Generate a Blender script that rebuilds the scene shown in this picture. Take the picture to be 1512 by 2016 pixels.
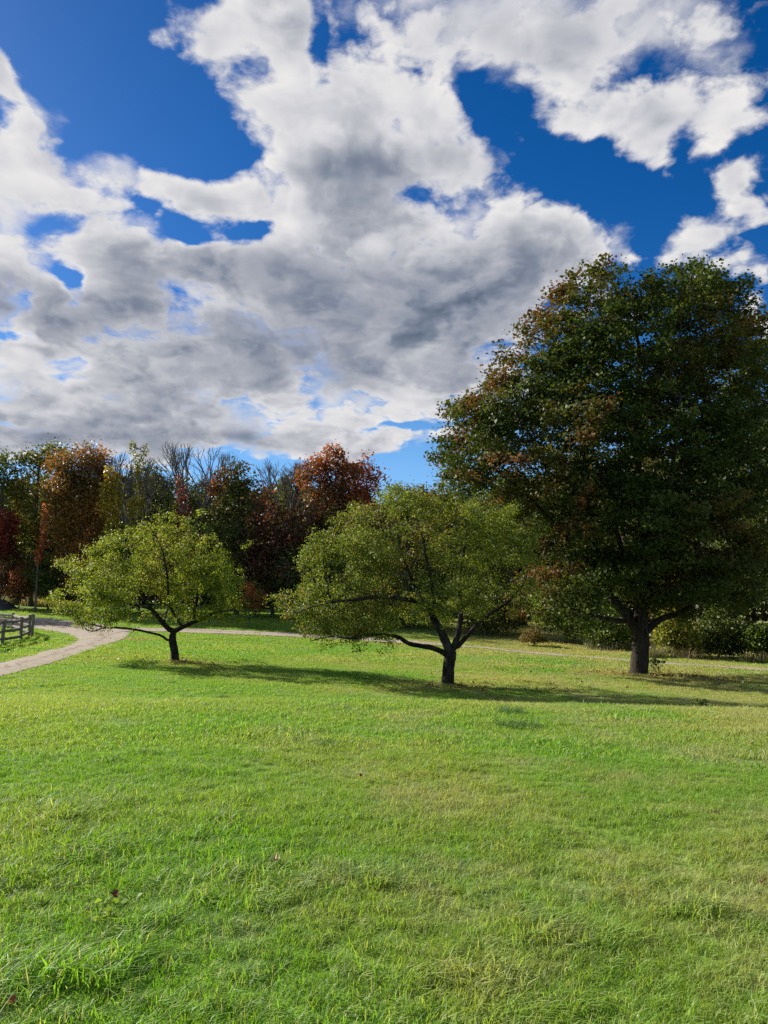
import bpy, math, random
import numpy as np
from mathutils import Vector

for o in list(bpy.data.objects):
    bpy.data.objects.remove(o)
SC = bpy.context.scene
COL = SC.collection
R = math.radians

# ------------------------------------------------------------------ camera
F, CU, CV, VH = 1500.0, 756.0, 1008.0, 1180.0      # focal length, centre and horizon of the 1512 x 2016 picture
PITCH = math.atan((VH - CV) / F)
EYE = 1.6
cam_d = bpy.data.cameras.new('camera')
cam_d.sensor_fit = 'VERTICAL'
cam_d.sensor_height = 24.0
cam_d.lens = 24.0 * F / 2016.0
cam_d.clip_start = 0.1
cam_d.clip_end = 3000.0
cam = bpy.data.objects.new('camera', cam_d)
COL.objects.link(cam)
cam.location = (0, 0, EYE)
cam.rotation_euler = (math.pi / 2 + PITCH, 0, 0)
SC.camera = cam

# ------------------------------------------------------------------ light
SUN_EL = R(29.0)
SUN_AZ = R(-61.0)            # measured from the view direction, negative = left
EXPOSURE = 0.95
to_sun = Vector((math.sin(SUN_AZ) * math.cos(SUN_EL), math.cos(SUN_AZ) * math.cos(SUN_EL), math.sin(SUN_EL)))
sun_d = bpy.data.lights.new('sun', 'SUN')
sun_d.energy = 5.0
sun_d.angle = R(0.53)
sun_d.color = (1.0, 0.93, 0.82)
sun = bpy.data.objects.new('sun', sun_d)
COL.objects.link(sun)
sun.location = to_sun * 200
sun.rotation_euler = to_sun.to_track_quat('Z', 'Y').to_euler()

SC.view_settings.view_transform = 'Standard'
SC.view_settings.look = 'None'
SC.view_settings.exposure = EXPOSURE
SC.view_settings.gamma = 1.0
SC.view_settings.use_curve_mapping = False
SC.render.engine = 'CYCLES'
SC.cycles.use_denoising = False
SC.cycles.max_bounces = 5
SC.cycles.diffuse_bounces = 3
SC.cycles.glossy_bounces = 2
SC.cycles.transmission_bounces = 3
SC.cycles.transparent_max_bounces = 5
SC.cycles.sample_clamp_indirect = 6.0


class NT:
    """small helper to write node trees as expressions"""
    def __init__(self, tree):
        self.t = tree

    def node(self, kind, **kw):
        n = self.t.nodes.new(kind)
        for k, v in kw.items():
            setattr(n, k, v)
        return n

    def put(self, sock, val):
        if isinstance(val, bpy.types.NodeSocket):
            self.t.links.new(val, sock)
        elif val is not None:
            sock.default_value = val

    def m(self, op, a, b=None, c=None, clamp=False):
        n = self.node('ShaderNodeMath', operation=op, use_clamp=clamp)
        for i, v in enumerate((a, b, c)):
            self.put(n.inputs[i], v)
        return n.outputs[0]

    def vm(self, op, a, b=None, scale=None):
        n = self.node('ShaderNodeVectorMath', operation=op)
        self.put(n.inputs[0], a)
        if b is not None:
            self.put(n.inputs[1], b)
        if scale is not None:
            self.put(n.inputs['Scale'], scale)
        return n.outputs['Value'] if op in ('DOT_PRODUCT', 'LENGTH', 'DISTANCE') else n.outputs[0]

    def mix(self, fac, a, b, blend='MIX'):
        n = self.node('ShaderNodeMix', data_type='RGBA', blend_type=blend)
        self.put(n.inputs[0], fac)
        self.put(n.inputs[6], a)
        self.put(n.inputs[7], b)
        return n.outputs[2]

    def xyz(self, x, y, z):
        n = self.node('ShaderNodeCombineXYZ')
        for i, v in enumerate((x, y, z)):
            self.put(n.inputs[i], v)
        return n.outputs[0]

    def sep(self, v):
        n = self.node('ShaderNodeSeparateXYZ')
        self.put(n.inputs[0], v)
        return n.outputs

    def noise(self, vec, scale, detail=3.0, rough=0.5, dist=0.0, out=0, dim='3D'):
        n = self.node('ShaderNodeTexNoise', noise_dimensions=dim)
        self.put(n.inputs['Vector'], vec)
        n.inputs['Scale'].default_value = scale
        n.inputs['Detail'].default_value = detail
        n.inputs['Roughness'].default_value = rough
        n.inputs['Distortion'].default_value = dist
        return n.outputs[out]

    def ss(self, x, lo, hi, a=0.0, b=1.0):
        n = self.node('ShaderNodeMapRange', interpolation_type='SMOOTHSTEP')
        self.put(n.inputs[0], x)
        for i, v in enumerate((lo, hi, a, b)):
            self.put(n.inputs[i + 1], v)
        return n.outputs[0]

    def lin(self, x, lo, hi, a=0.0, b=1.0):
        n = self.node('ShaderNodeMapRange')
        self.put(n.inputs[0], x)
        for i, v in enumerate((lo, hi, a, b)):
            self.put(n.inputs[i + 1], v)
        return n.outputs[0]


def pix_dir(u, v):
    """direction seen at a place of the photograph"""
    x, z, y = (u - CU) / F, (CV - v) / F, 1.0
    c, s = math.cos(PITCH), math.sin(PITCH)
    d = Vector((x, y * c - z * s, y * s + z * c))
    return d


# ------------------------------------------------------------------ sky with broken cumulus
def build_world():
    w = bpy.data.worlds.new('World')
    SC.world = w
    w.use_nodes = True
    t = w.node_tree
    t.nodes.clear()
    N = NT(t)
    tc = N.node('ShaderNodeTexCoord')
    d = N.vm('NORMALIZE', tc.outputs['Generated'])
    x, y, z = N.sep(d)
    sky = N.node('ShaderNodeTexSky', sky_type='NISHITA')
    sky.sun_disc = False
    sky.sun_elevation = SUN_EL
    sky.sun_rotation = SUN_AZ
    sky.altitude = 50
    sky.air_density = 1.0
    sky.dust_density = 0.6
    sky.ozone_density = 3.0
    hs = N.node('ShaderNodeHueSaturation')
    hs.inputs['Saturation'].default_value = 1.42
    hs.inputs['Value'].default_value = 1.0
    N.put(hs.inputs['Color'], sky.outputs[0])
    blue = N.vm('SCALE', hs.outputs[0], scale=0.057)
    blue = N.vm('MULTIPLY', blue, (0.64, 0.82, 1.06))

    # clear autumn air: the blue deepens overhead
    blue = N.vm('SCALE', blue, scale=N.ss(z, 0.25, 0.75, 1.0, 0.84))
    blue = N.mix(N.ss(z, 0.36, 0.0, 0.0, 0.9), blue, (0.165, 0.35, 0.60, 1))
    az = N.m('ARCTAN2', x, y)
    el = N.m('ARCSINE', z)
    ang = N.xyz(az, el, 0.0)
    # cloud layer coordinates
    zz = N.m('ADD', N.m('MAXIMUM', z, 0.0), 0.34)
    q = N.xyz(N.m('DIVIDE', x, zz), N.m('DIVIDE', y, zz), 0.0)
    wv = N.noise(q, 3.2, 4.0, 0.55, out=1)
    wv = N.vm('SUBTRACT', wv, (0.5, 0.5, 0.5))
    qw = N.vm('ADD', q, N.vm('SCALE', wv, scale=0.10))
    awarp = N.vm('ADD', ang, N.vm('SCALE', wv, scale=0.15))

    A0, A1, E0, E1, NG = -0.62, 0.62, -0.03, 0.80, 96
    def blobs(rows, rank, vec):
        ua = N.lin(N.sep(vec)[0], A0, A1)
        ue = N.lin(N.sep(vec)[1], E0, E1)
        # sum of soft blobs over azimuth and elevation, folded into a few products of curves (cheap to evaluate)
        ga, ge = np.meshgrid(np.linspace(A0, A1, NG), np.linspace(E0, E1, NG), indexing='ij')
        M = np.zeros((NG, NG))
        M2 = np.zeros((NG, NG))
        for row in rows:
            u, v, ru, rv, wt = row[:5]
            rot = math.radians(row[5]) if len(row) > 5 else 0.0
            p = pix_dir(u, v)
            a0 = math.atan2(p.x, p.y)
            e0 = math.atan2(p.z, math.hypot(p.x, p.y))
            k = 1.0 / p.length
            da, de = (ga - a0) * math.cos(e0) / k, (ge - e0) / (k * k * 1.1) * 1.0
            dx = (da * math.cos(rot) + de * math.sin(rot)) / (ru / F)
            dy = (-da * math.sin(rot) + de * math.cos(rot)) / (rv / F)
            g = wt * np.exp(-(dx * dx + dy * dy))
            if wt > 0:
                M += g
            else:
                M2 += g
        M = 1.0 - np.exp(-1.6 * M) + M2
        U, S, Vt = np.linalg.svd(M)
        acc = None

        def curve(fac, cols):
            n = N.node('ShaderNodeRGBCurve')
            N.put(n.inputs['Color'], N.xyz(fac, fac, fac))
            lo, sp = [], []
            n.mapping.use_clip = False
            for c in range(3):
                f = cols[c]
                lo.append(float(f.min()))
                sp.append(float(max(f.max() - f.min(), 1e-6)))
                g = (f - lo[c]) / sp[c]
                cu = n.mapping.curves[c]
                xs = np.linspace(0, 1, NG)
                cu.points[0].location = (0, g[0])
                cu.points[1].location = (1, g[-1])
                for i in range(1, NG - 1):
                    cu.points.new(xs[i], g[i])
            n.mapping.update()
            return N.vm('ADD', N.vm('MULTIPLY', n.outputs[0], tuple(sp)), tuple(lo))
        for k in range(0, rank, 3):
            fa = [U[:, k + j] * math.sqrt(S[k + j]) for j in range(3)]
            fe = [Vt[k + j] * math.sqrt(S[k + j]) for j in range(3)]
            dp = N.vm('DOT_PRODUCT', curve(ua, fa), curve(ue, fe))
            acc = dp if acc is None else N.m('ADD', acc, dp)
        return acc
    pos = [  # cloud
        (250, 640, 330, 130, 1), (600, 580, 250, 120, 1), (520, 720, 420, 90, 1), (880, 570, 250, 110, 1), (1080, 510, 130, 90, 1),
        (930, 680, 150, 100, .9), (100, 530, 130, 70, 1), (60, 770, 220, 90, 1), (760, 790, 190, 45, .8), (330, 850, 360, 45, 1.3), (60, 850, 200, 50, 1.3),
        (780, 380, 230, 120, 1), (640, 260, 120, 90, 1), (530, 190, 76, 66, 1), (430, 370, 140, 42, 1), (920, 310, 100, 65, .8),
        (980, 430, 110, 80, .8), (120, 345, 170, 66, 1.2), (20, 290, 90, 56, 1), (75, 200, 56, 30, 1.3, -40), (15, 125, 40, 40, 1.2), (110, 235, 40, 24, .9),
        (440, 75, 50, 40, .9), (560, 60, 60, 60, .8), (760, 90, 140, 100, 1.0), (830, 205, 60, 40, .8), (1000, 50, 130, 70, 1.0),
        (1180, 50, 150, 66, 1.0), (1250, 195, 160, 60, 1.1), (1400, 40, 80, 70, 1.0), (1290, 270, 50, 40, .8), (1080, 205, 46, 28, .9), (915, 192, 40, 20, .8), (1440, 200, 40, 40, .7),
        (1375, 470, 50, 26, .9), (1480, 330, 40, 40, .8), (1500, 452, 30, 18, .8), (1240, 478, 26, 20, .8), (1440, 530, 70, 28, .9),
        (1510, 610, 50, 26, .9), (700, 872, 190, 18, 1), (240, 480, 120, 50, .9), (640, 830, 220, 24, .9), (320, 50, 40, 26, 1.0), (1130, 120, 90, 40, .7), (1380, 150, 60, 50, .8), (1460, 410, 50, 30, .6), (290, 330, 60, 30, .7)]
    neg = [  # blue gaps
        (210, 150, 120, 90, -.8), (240, 20, 120, 60, -.6), (330, 262, 120, 24, -.9, 12), (1120, 350, 110, 60, -.7), (485, 442, 60, 13, -.8), (165, 520, 28, 30, -.9),
        (300, 400, 50, 16, -.8), (120, 440, 40, 20, -.6), (650, 500, 30, 20, -.6, -40), (30, 675, 60, 14, -.8), (700, 225, 60, 14, -.35, -35), (970, 190, 44, 60, -.6, 30),
        (860, 760, 70, 10, -.6), (740, 838, 70, 9, -.9), (780, 925, 130, 22, -1.0), (1110, 150, 40, 12, -.3, 30), (620, 100, 16, 40, -.4),
        (370, 430, 30, 18, -.6), (130, 725, 30, 12, -.5), (900, 800, 80, 12, -.5), (880, 850, 90, 12, -.8)]
    dark = [  # thick, shaded undersides
        (800, 310, 120, 40, .6), (660, 350, 70, 50, .4), (740, 420, 120, 50, .4), (450, 520, 190, 40, .8), (700, 590, 210, 55, .9),
        (860, 610, 110, 56, .8), (470, 690, 260, 66, .95), (230, 600, 180, 40, .6), (330, 790, 120, 36, .9), (100, 862, 240, 32, 1.1), (400, 862, 170, 22, .9),
        (60, 610, 120, 40, .6), (980, 530, 150, 60, .55), (890, 690, 130, 44, .5), (720, 740, 140, 22, .5), (1120, 70, 80, 50, .35), (60, 790, 60, 20, .5), (860, 60, 60, 60, .3), (1260, 200, 60, 40, .2)]
    cov = blobs(pos + neg, 12, awarp)
    # outside the framed sky the same broken cloud goes on
    off = N.vm('SUBTRACT', ang, (0.0, 0.30, 0.0))
    off = N.vm('MULTIPLY', off, (1 / 0.50, 1 / 0.50, 0))
    outside = N.ss(N.vm('LENGTH', off), 1.05, 1.45)
    gen = N.lin(N.noise(q, 0.9, 2.0, 0.5), 0.35, 0.62, -0.1, 1.0)
    cov = N.m('MULTIPLY_ADD', outside, N.m('SUBTRACT', gen, cov), cov)

    dk = blobs(dark, 9, N.vm('ADD', ang, N.vm('SCALE', wv, scale=0.05)))
    gdark = N.lin(N.noise(q, 1.4, 3.0, 0.5), 0.42, 0.66, 0.0, 0.8)
    dk = N.m('MULTIPLY_ADD', outside, N.m('SUBTRACT', gdark, dk), dk)
    dk = N.m('MAXIMUM', dk, 0.0)
    sd = Vector((to_sun.x, to_sun.y, 0)).normalized()

    def puffs(p, scale, detail):
        n = N.m('SUBTRACT', N.noise(p, scale, detail, 0.60, dim='2D'), 0.5)
        vo = N.node('ShaderNodeTexVoronoi', feature='F1', voronoi_dimensions='2D', normalize=True)
        N.put(vo.inputs['Vector'], N.vm('ADD', p, N.vm('SCALE', wv, scale=0.08)))
        vo.inputs['Scale'].default_value = scale * 2.2
        vo.inputs['Detail'].default_value = 2.5
        vo.inputs['Roughness'].default_value = 0.55
        return N.m('MULTIPLY_ADD', N.m('SUBTRACT', 0.40, vo.outputs['Distance']), 0.42, n)

    def layer(shift, scale, k_cov, k_bias, k_noise, width, lo, hi, shade, rel):
        """one deck of cumulus: opacity and brightness (thin edges bright, thick cores grey, sides towards the sun lit)"""
        p0 = N.vm('ADD', qw, shift)
        p1 = N.vm('ADD', p0, (sd.x * 0.15 / scale, sd.y * 0.15 / scale - 0.15 / scale, 0))
        f0 = puffs(p0, scale, 9.0)
        f1 = puffs(p1, scale, 4.0)
        D = N.m('ADD', N.m('MULTIPLY_ADD', cov, k_cov, k_bias), N.m('MULTIPLY', f0, k_noise))
        al = N.ss(D, 0.0, width)
        th = N.ss(D, lo, hi)
        lum = N.m('SUBTRACT', 0.97, N.m('MULTIPLY', th, shade))
        lum = N.m('MULTIPLY_ADD', N.m('MULTIPLY', dk, N.m('MULTIPLY_ADD', th, 0.42, 0.26)), -0.90, lum)
        lum = N.m('MULTIPLY_ADD', N.m('SUBTRACT', f0, f1), rel, lum)
        return al, lum
    al0, l0 = layer((0, 0, 0), 4.6, 1.10, -0.50, 3.0, 0.46, 0.10, 1.0, 0.28, 0.90)
    al1, l1 = layer((3.7, 1.9, 0), 3.2, 0.85, -0.60, 2.7, 0.65, 0.10, 1.0, 0.28, 0.80)
    al2, l2 = layer((7.3, 5.1, 0), 6.4, 0.80, -0.70, 2.7, 0.75, 0.10, 1.0, 0.20, 0.70)
    alpha = N.m('MAXIMUM', al0, N.m('MULTIPLY', al1, 0.95))
    lum = N.m('MULTIPLY_ADD', al1, N.m('SUBTRACT', l1, l0), l0)
    lum = N.m('MULTIPLY_ADD', N.m('MULTIPLY', al2, 0.7), N.m('SUBTRACT', l2, lum), lum)
    lum = N.m('MINIMUM', N.m('MAXIMUM', lum, 0.08), 1.0)
    cr = N.node('ShaderNodeValToRGB')
    N.put(cr.inputs[0], lum)
    el_ = cr.color_ramp.elements
    el_[0].position, el_[0].color = 0.08, (0.115, 0.150, 0.225, 1)
    el_[1].position, el_[1].color = 1.0, (0.92, 0.90, 0.88, 1)
    for p_, c_ in ((0.35, (0.225, 0.265, 0.345, 1)), (0.62, (0.44, 0.46, 0.52, 1)), (0.85, (0.74, 0.74, 0.77, 1))):
        e = el_.new(p_)
        e.color = c_
    cloud = N.vm('SCALE', cr.outputs[0], scale=CLOUD_GAIN)
    alpha = N.m('MULTIPLY', alpha, N.ss(z, -0.02, 0.03))
    colr = N.mix(alpha, blue, cloud)
    bg = N.node('ShaderNodeBackground')
    N.put(bg.inputs[0], colr)
    bg.inputs[1].default_value = 1.0
    out = N.node('ShaderNodeOutputWorld')
    t.links.new(bg.outputs[0], out.inputs[0])
    w.cycles.sampling_method = 'MANUAL'
    w.cycles.sample_map_resolution = 512


CLOUD_GAIN = 0.49
build_world()

# ------------------------------------------------------------------ numbers: noise, terrain, picture to ground
rng = np.random.default_rng(7)
_LAT = np.random.default_rng(99).random((256, 256))


def vnoise(x, y):
    xi, yi = np.floor(x).astype(int), np.floor(y).astype(int)
    fx, fy = x - xi, y - yi
    fx, fy = fx * fx * (3 - 2 * fx), fy * fy * (3 - 2 * fy)
    a, b = _LAT[xi & 255, yi & 255], _LAT[(xi + 1) & 255, yi & 255]
    c, d = _LAT[xi & 255, (yi + 1) & 255], _LAT[(xi + 1) & 255, (yi + 1) & 255]
    return (a * (1 - fx) + b * fx) * (1 - fy) + (c * (1 - fx) + d * fx) * fy


def fbm(x, y, octv=4):
    s, a, t = 0.0, 1.0, 0.0
    for i in range(octv):
        s = s + a * vnoise(x * 2 ** i + 17.3 * i, y * 2 ** i + 5.1 * i)
        t += a
        a *= 0.5
    return s / t


def sstep(x, a, b):
    t = np.clip((x - a) / (b - a), 0, 1)
    return t * t * (3 - 2 * t)


def ground_z(x, y):
    x, y = np.asarray(x, float), np.asarray(y, float)
    xs = 60 * np.tanh(x / 60)
    crest = sstep(x, -7.5, -0.5)                       # the brow of the lawn is sharper towards the right
    drop = (1 - crest) * sstep(y, 10.0, 19.5) + crest * sstep(y, 11.6, 18.2)
    b = -0.88 * drop + 1.0 * sstep(y, 38, 62) + 0.012 * np.maximum(y - 62, 0)
    b = b - (0.018 + 0.017 * sstep(y, 12, 22)) * xs
    b = b + 0.10 * (fbm(x * 0.16 + 40, y * 0.16 + 40, 3) - 0.5) * sstep(np.hypot(x, y), 2, 9)
    return b


def gz(x, y):
    return float(ground_z(x, y))


def pix(u, v, Y):
    """point at forward distance Y seen at picture place (u, v)"""
    d = pix_dir(u, v)
    t = Y / d.y
    return np.array((d.x * t, Y, EYE + d.z * t))


def on_ground(u, v, lo=2.0, hi=120.0):
    d = pix_dir(u, v)
    ts = np.linspace(lo, hi, 6000)
    zz = EYE + d.z * ts - ground_z(d.x * ts, d.y * ts)
    k = np.argmax(zz < 0) if (zz < 0).any() else len(ts) - 1
    t = ts[k]
    return np.array((d.x * t, d.y * t, gz(d.x * t, d.y * t)))


def at_base(u, Y):
    """ground point at forward distance Y under picture column u"""
    x = (u - CU) / F * Y / math.cos(PITCH) * 0.995
    return np.array((x, Y, gz(x, Y)))


# ------------------------------------------------------------------ materials
def new_mat(name):
    m = bpy.data.materials.new(name)
    m.use_nodes = True
    m.node_tree.nodes.clear()
    N = NT(m.node_tree)
    out = N.node('ShaderNodeOutputMaterial')
    return m, N, out


def principled(N, col, rough=0.8, spec=0.3, normal=None):
    b = N.node('ShaderNodeBsdfPrincipled')
    N.put(b.inputs['Base Color'], col)
    N.put(b.inputs['Roughness'], rough)
    b.inputs['Specular IOR Level'].default_value = spec
    if normal is not None:
        N.put(b.inputs['Normal'], normal)
    return b.outputs[0]


def bump(N, h, strength=0.5, dist=0.02):
    n = N.node('ShaderNodeBump')
    n.inputs['Strength'].default_value = strength
    n.inputs['Distance'].default_value = dist
    N.put(n.inputs['Height'], h)
    return n.outputs[0]


def leaf_material(name, trans=0.42, gloss=0.35, rough=0.45, warm=(1.25, 1.15, 0.6)):
    m, N, out = new_mat(name)
    a = N.node('ShaderNodeAttribute', attribute_name='leaf_col')
    col = a.outputs['Color']
    b = principled(N, col, rough, gloss)
    tr = N.node('ShaderNodeBsdfTranslucent')
    N.put(tr.inputs[0], N.vm('MULTIPLY', col, warm))
    mx = N.node('ShaderNodeMixShader')
    mx.inputs[0].default_value = trans
    m.node_tree.links.new(b, mx.inputs[1])
    m.node_tree.links.new(tr.outputs[0], mx.inputs[2])
    m.node_tree.links.new(mx.outputs[0], out.inputs[0])
    return m


def turf_colour(N):
    """colour of the lawn by place: lush, plain, straw-dry and blue-green patches"""
    g = N.node('ShaderNodeNewGeometry')
    p = g.outputs['Position']
    x, y, z = N.sep(p)
    p2 = N.xyz(x, y, 0.0)
    big = N.noise(p2, 0.22, 3.0, 0.55)
    mid = N.noise(N.vm('ADD', p2, (31.0, 7.0, 0)), 0.75, 4.0, 0.6)
    fin = N.noise(N.vm('ADD', p2, (11.0, 57.0, 0)), 3.2, 4.0, 0.65)
    lush, plain, dry, cool = (0.092, 0.222, 0.016, 1), (0.146, 0.230, 0.036, 1), (0.29, 0.27, 0.12, 1), (0.128, 0.215, 0.085, 1)
    c = N.mix(N.ss(big, 0.36, 0.62), lush, plain)
    side = N.lin(x, -7.0, 7.0, -0.10, 0.12)
    c = N.mix(N.m('MULTIPLY', N.ss(N.m('ADD', mid, N.m('MULTIPLY', side, 0.6)), 0.52, 0.66), 0.6), c, cool)
    dryf = N.m('ADD', N.m('ADD', N.m('MULTIPLY', big, 0.45), N.m('MULTIPLY', mid, 0.35)), N.m('MULTIPLY', fin, 0.30))
    dryf = N.m('ADD', dryf, side)
    c = N.mix(N.m('MULTIPLY', N.ss(dryf, 0.54, 0.71), 0.52), c, dry)
    far = N.m('MULTIPLY', N.ss(y, 34.0, 46.0), N.ss(x, -2.0, 10.0))
    c = N.mix(N.m('MULTIPLY', far, 0.45), c, (0.26, 0.21, 0.085, 1))
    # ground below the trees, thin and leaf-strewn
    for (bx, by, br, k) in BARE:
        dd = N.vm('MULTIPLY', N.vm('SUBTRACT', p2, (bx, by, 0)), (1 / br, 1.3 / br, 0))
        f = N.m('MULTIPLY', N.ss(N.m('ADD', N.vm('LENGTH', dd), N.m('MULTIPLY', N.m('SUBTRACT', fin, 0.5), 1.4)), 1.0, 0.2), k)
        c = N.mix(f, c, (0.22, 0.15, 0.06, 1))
    return c, fin, mid


def bark_material(name, c0, c1, scale=9.0):
    m, N, out = new_mat(name)
    tc = N.node('ShaderNodeNewGeometry')
    p = tc.outputs['Position']
    ps = N.vm('MULTIPLY', p, (1.0, 1.0, 0.28))
    n = N.noise(ps, scale, 6.0, 0.65, 0.6)
    n2 = N.noise(p, 2.2, 3.0, 0.5)
    c = N.mix(N.ss(n, 0.36, 0.62), c0, c1)
    lichen = N.m('MULTIPLY', N.ss(n2, 0.58, 0.70), 0.30)
    c = N.mix(lichen, c, (0.10, 0.11, 0.085, 1))
    b = principled(N, c, 0.9, 0.15, bump(N, n, 0.9, 0.04))
    m.node_tree.links.new(b, out.inputs[0])
    return m


# ------------------------------------------------------------------ mesh helpers
def raw_mesh(name, verts, faces_flat, per, smooth=False):
    """fast mesh from an array of verts and an array of equal-sized faces"""
    me = bpy.data.meshes.new(name)
    verts = np.asarray(verts, np.float32)
    faces_flat = np.asarray(faces_flat, np.int32).reshape(-1, per)
    nf = len(faces_flat)
    me.vertices.add(len(verts))
    me.vertices.foreach_set('co', verts.ravel())
    me.loops.add(nf * per)
    me.loops.foreach_set('vertex_index', faces_flat.ravel())
    me.polygons.add(nf)
    me.polygons.foreach_set('loop_start', np.arange(0, nf * per, per, dtype=np.int32))
    if smooth:
        me.polygons.foreach_set('use_smooth', np.ones(nf, bool))
    me.update(calc_edges=True)
    return me


def face_colours(me, cols, name='leaf_col'):
    a = me.attributes.new(name, 'FLOAT_COLOR', 'FACE')
    c4 = np.ones((len(cols), 4), np.float32)
    c4[:, :3] = cols
    a.data.foreach_set('color', c4.ravel())


def link(name, me, mat=None, parent=None, loc=None):
    o = bpy.data.objects.new(name, me)
    COL.objects.link(o)
    if me is not None and mat is not None:
        me.materials.append(mat)
    if parent is not None:
        o.parent = parent
    if loc is not None:
        o.location = tuple(float(c) for c in loc)
    return o


def thing(name, label, cat, loc, group=None):
    o = bpy.data.objects.new(name, None)
    o.empty_display_size = 0.3
    COL.objects.link(o)
    o.location = tuple(float(c) for c in loc)
    o['label'] = label
    o['category'] = cat
    if group:
        o['group'] = group
    return o


def tag(o, label=None, cat=None, group=None, kind=None):
    for k, v in (('label', label), ('category', cat), ('group', group), ('kind', kind)):
        if v:
            o[k] = v
    return o


def unit(v):
    return v / np.maximum(np.linalg.norm(v, axis=-1, keepdims=True), 1e-9)


def leaf_quads(C, nrm, size, aspect, g, fold=0.25):
    """one folded kite-shaped leaf per centre"""
    n = len(C)
    t = g.normal(size=(n, 3))
    t = unit(t - (t * nrm).sum(1, keepdims=True) * nrm)
    b = np.cross(nrm, t)
    s = size[:, None]
    base, tip = C - t * s * 0.5, C + t * s * 0.5
    w = s * aspect * 0.5
    mid = C - t * s * 0.06 + nrm * s * fold * 0.5
    V = np.stack([base, mid + b * w, tip - nrm * s * 0.08, mid - b * w], 1).reshape(-1, 3)
    return V, np.arange(4 * n)


def palette_pick(pal, C, g, sc=0.9, jit=0.25, drift=0.5):
    """leaf colours: drifting between palette entries over the crown, with leaf to leaf variation"""
    cols = np.array([p[:3] for p in pal], float)
    wts = np.array([p[3] if len(p) > 3 else 1.0 for p in pal], float)
    cum = np.cumsum(wts / wts.sum())
    f = fbm(C[:, 0] * sc + C[:, 1] * 0.37 * sc + 9, C[:, 2] * sc + C[:, 1] * 0.61 * sc + 3, 3)
    f = drift * np.clip((f - 0.25) / 0.5, 0, 1) + (1 - drift) * g.random(len(C))
    f = np.clip((f - 0.10) / 0.80, 0, 0.9999)
    idx = np.searchsorted(cum, f)
    c = cols[np.minimum(idx, len(cols) - 1)]
    return c * (1 + jit * g.normal(size=(len(C), 1))).clip(0.45, 1.7)

# ------------------------------------------------------------------ growing trees
def resample(pts, step):
    pts = np.asarray(pts, float)
    # Catmull-Rom through the points, then even steps
    P = np.vstack([2 * pts[0] - pts[1], pts, 2 * pts[-1] - pts[-2]])
    out = []
    for i in range(1, len(P) - 2):
        t = np.linspace(0, 1, 12, endpoint=False)[:, None]
        a, b, c, d = P[i - 1], P[i], P[i + 1], P[i + 2]
        out.append(0.5 * (2 * b + (c - a) * t + (2 * a - 5 * b + 4 * c - d) * t ** 2 + (3 * b - a - 3 * c + d) * t ** 3))
    C = np.vstack(out + [pts[-1:]])
    L = np.concatenate([[0], np.cumsum(np.linalg.norm(np.diff(C, axis=0), axis=1))])
    n = max(2, int(round(L[-1] / step)) + 1)
    s = np.linspace(0, L[-1], n)
    return np.stack([np.interp(s, L, C[:, k]) for k in range(3)], 1)


def colonise(lines, att, step, infl, kill, g, lift=0.0, iters=90, wander=0.12):
    """skeleton: hand-laid trunk and limbs, then twigs that reach for the points of the crown"""
    pos, par, tagv = [], [], []
    for li, ln in enumerate(lines):
        pts = resample(ln, step)
        if li == 0:
            prev, start = -1, 0
        else:
            A = np.array(pos)
            prev = int(np.argmin(((A - pts[0]) ** 2).sum(1)))
            start = 1
        for p in pts[start:]:
            pos.append(p)
            par.append(prev)
            tagv.append(li)
            prev = len(pos) - 1
    pos = np.array(pos)
    n = len(pos)
    cap = n + 14000
    Pn = np.zeros((cap, 3))
    Pn[:n] = pos
    par, tagv = par + [0] * (cap - n), tagv + [0] * (cap - n)
    nd = np.full(len(att), 1e9)
    ni = np.zeros(len(att), int)

    def update(i0, i1):
        for c0 in range(i0, i1, 400):
            c1 = min(c0 + 400, i1)
            d = ((att[:, None, :] - Pn[None, c0:c1]) ** 2).sum(2)
            k = d.argmin(1)
            dm = d[np.arange(len(att)), k]
            b = dm < nd
            nd[b] = dm[b]
            ni[b] = k[b] + c0
    alive = np.ones(len(att), bool)
    update(0, n)
    stuck = {}
    for it in range(iters):
        act = alive & (nd < infl * infl)
        if not act.any():
            if not alive.any():
                break
            infl *= 1.6
            if infl > 60:
                break
            continue
        idx = ni[act]
        vec = unit(att[act] - Pn[idx])
        acc = np.zeros((n, 3))
        np.add.at(acc, idx, vec)
        who = np.unique(idx)
        who = np.array([w for w in who if stuck.get(int(w), 0) < 3])
        if len(who) == 0 or n + len(who) >= cap:
            break
        dirs = unit(acc[who]) + wander * g.normal(size=(len(who), 3))
        dirs[:, 2] += lift
        newp = Pn[who] + unit(dirs) * step
        for w in who:
            stuck[int(w)] = stuck.get(int(w), 0) + 1
        i0 = n
        for w, p in zip(who, newp):
            Pn[n] = p
            par[n] = int(w)
            tagv[n] = tagv[w]
            n += 1
        update(i0, n)
        alive &= nd > kill * kill
    return Pn[:n].copy(), np.array(par[:n]), np.array(tagv[:n])


def radii(par, R0, tip):
    n = len(par)
    tips = np.zeros(n)
    has = np.zeros(n, bool)
    has[par[par >= 0]] = True
    tips[~has] = 1
    for i in range(n - 1, 0, -1):
        if par[i] >= 0:
            tips[par[i]] += tips[i]
    e = math.log(max(tips[0], 2)) / math.log(R0 / tip)
    return tip * np.maximum(tips, 1) ** (1 / e), tips


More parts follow.
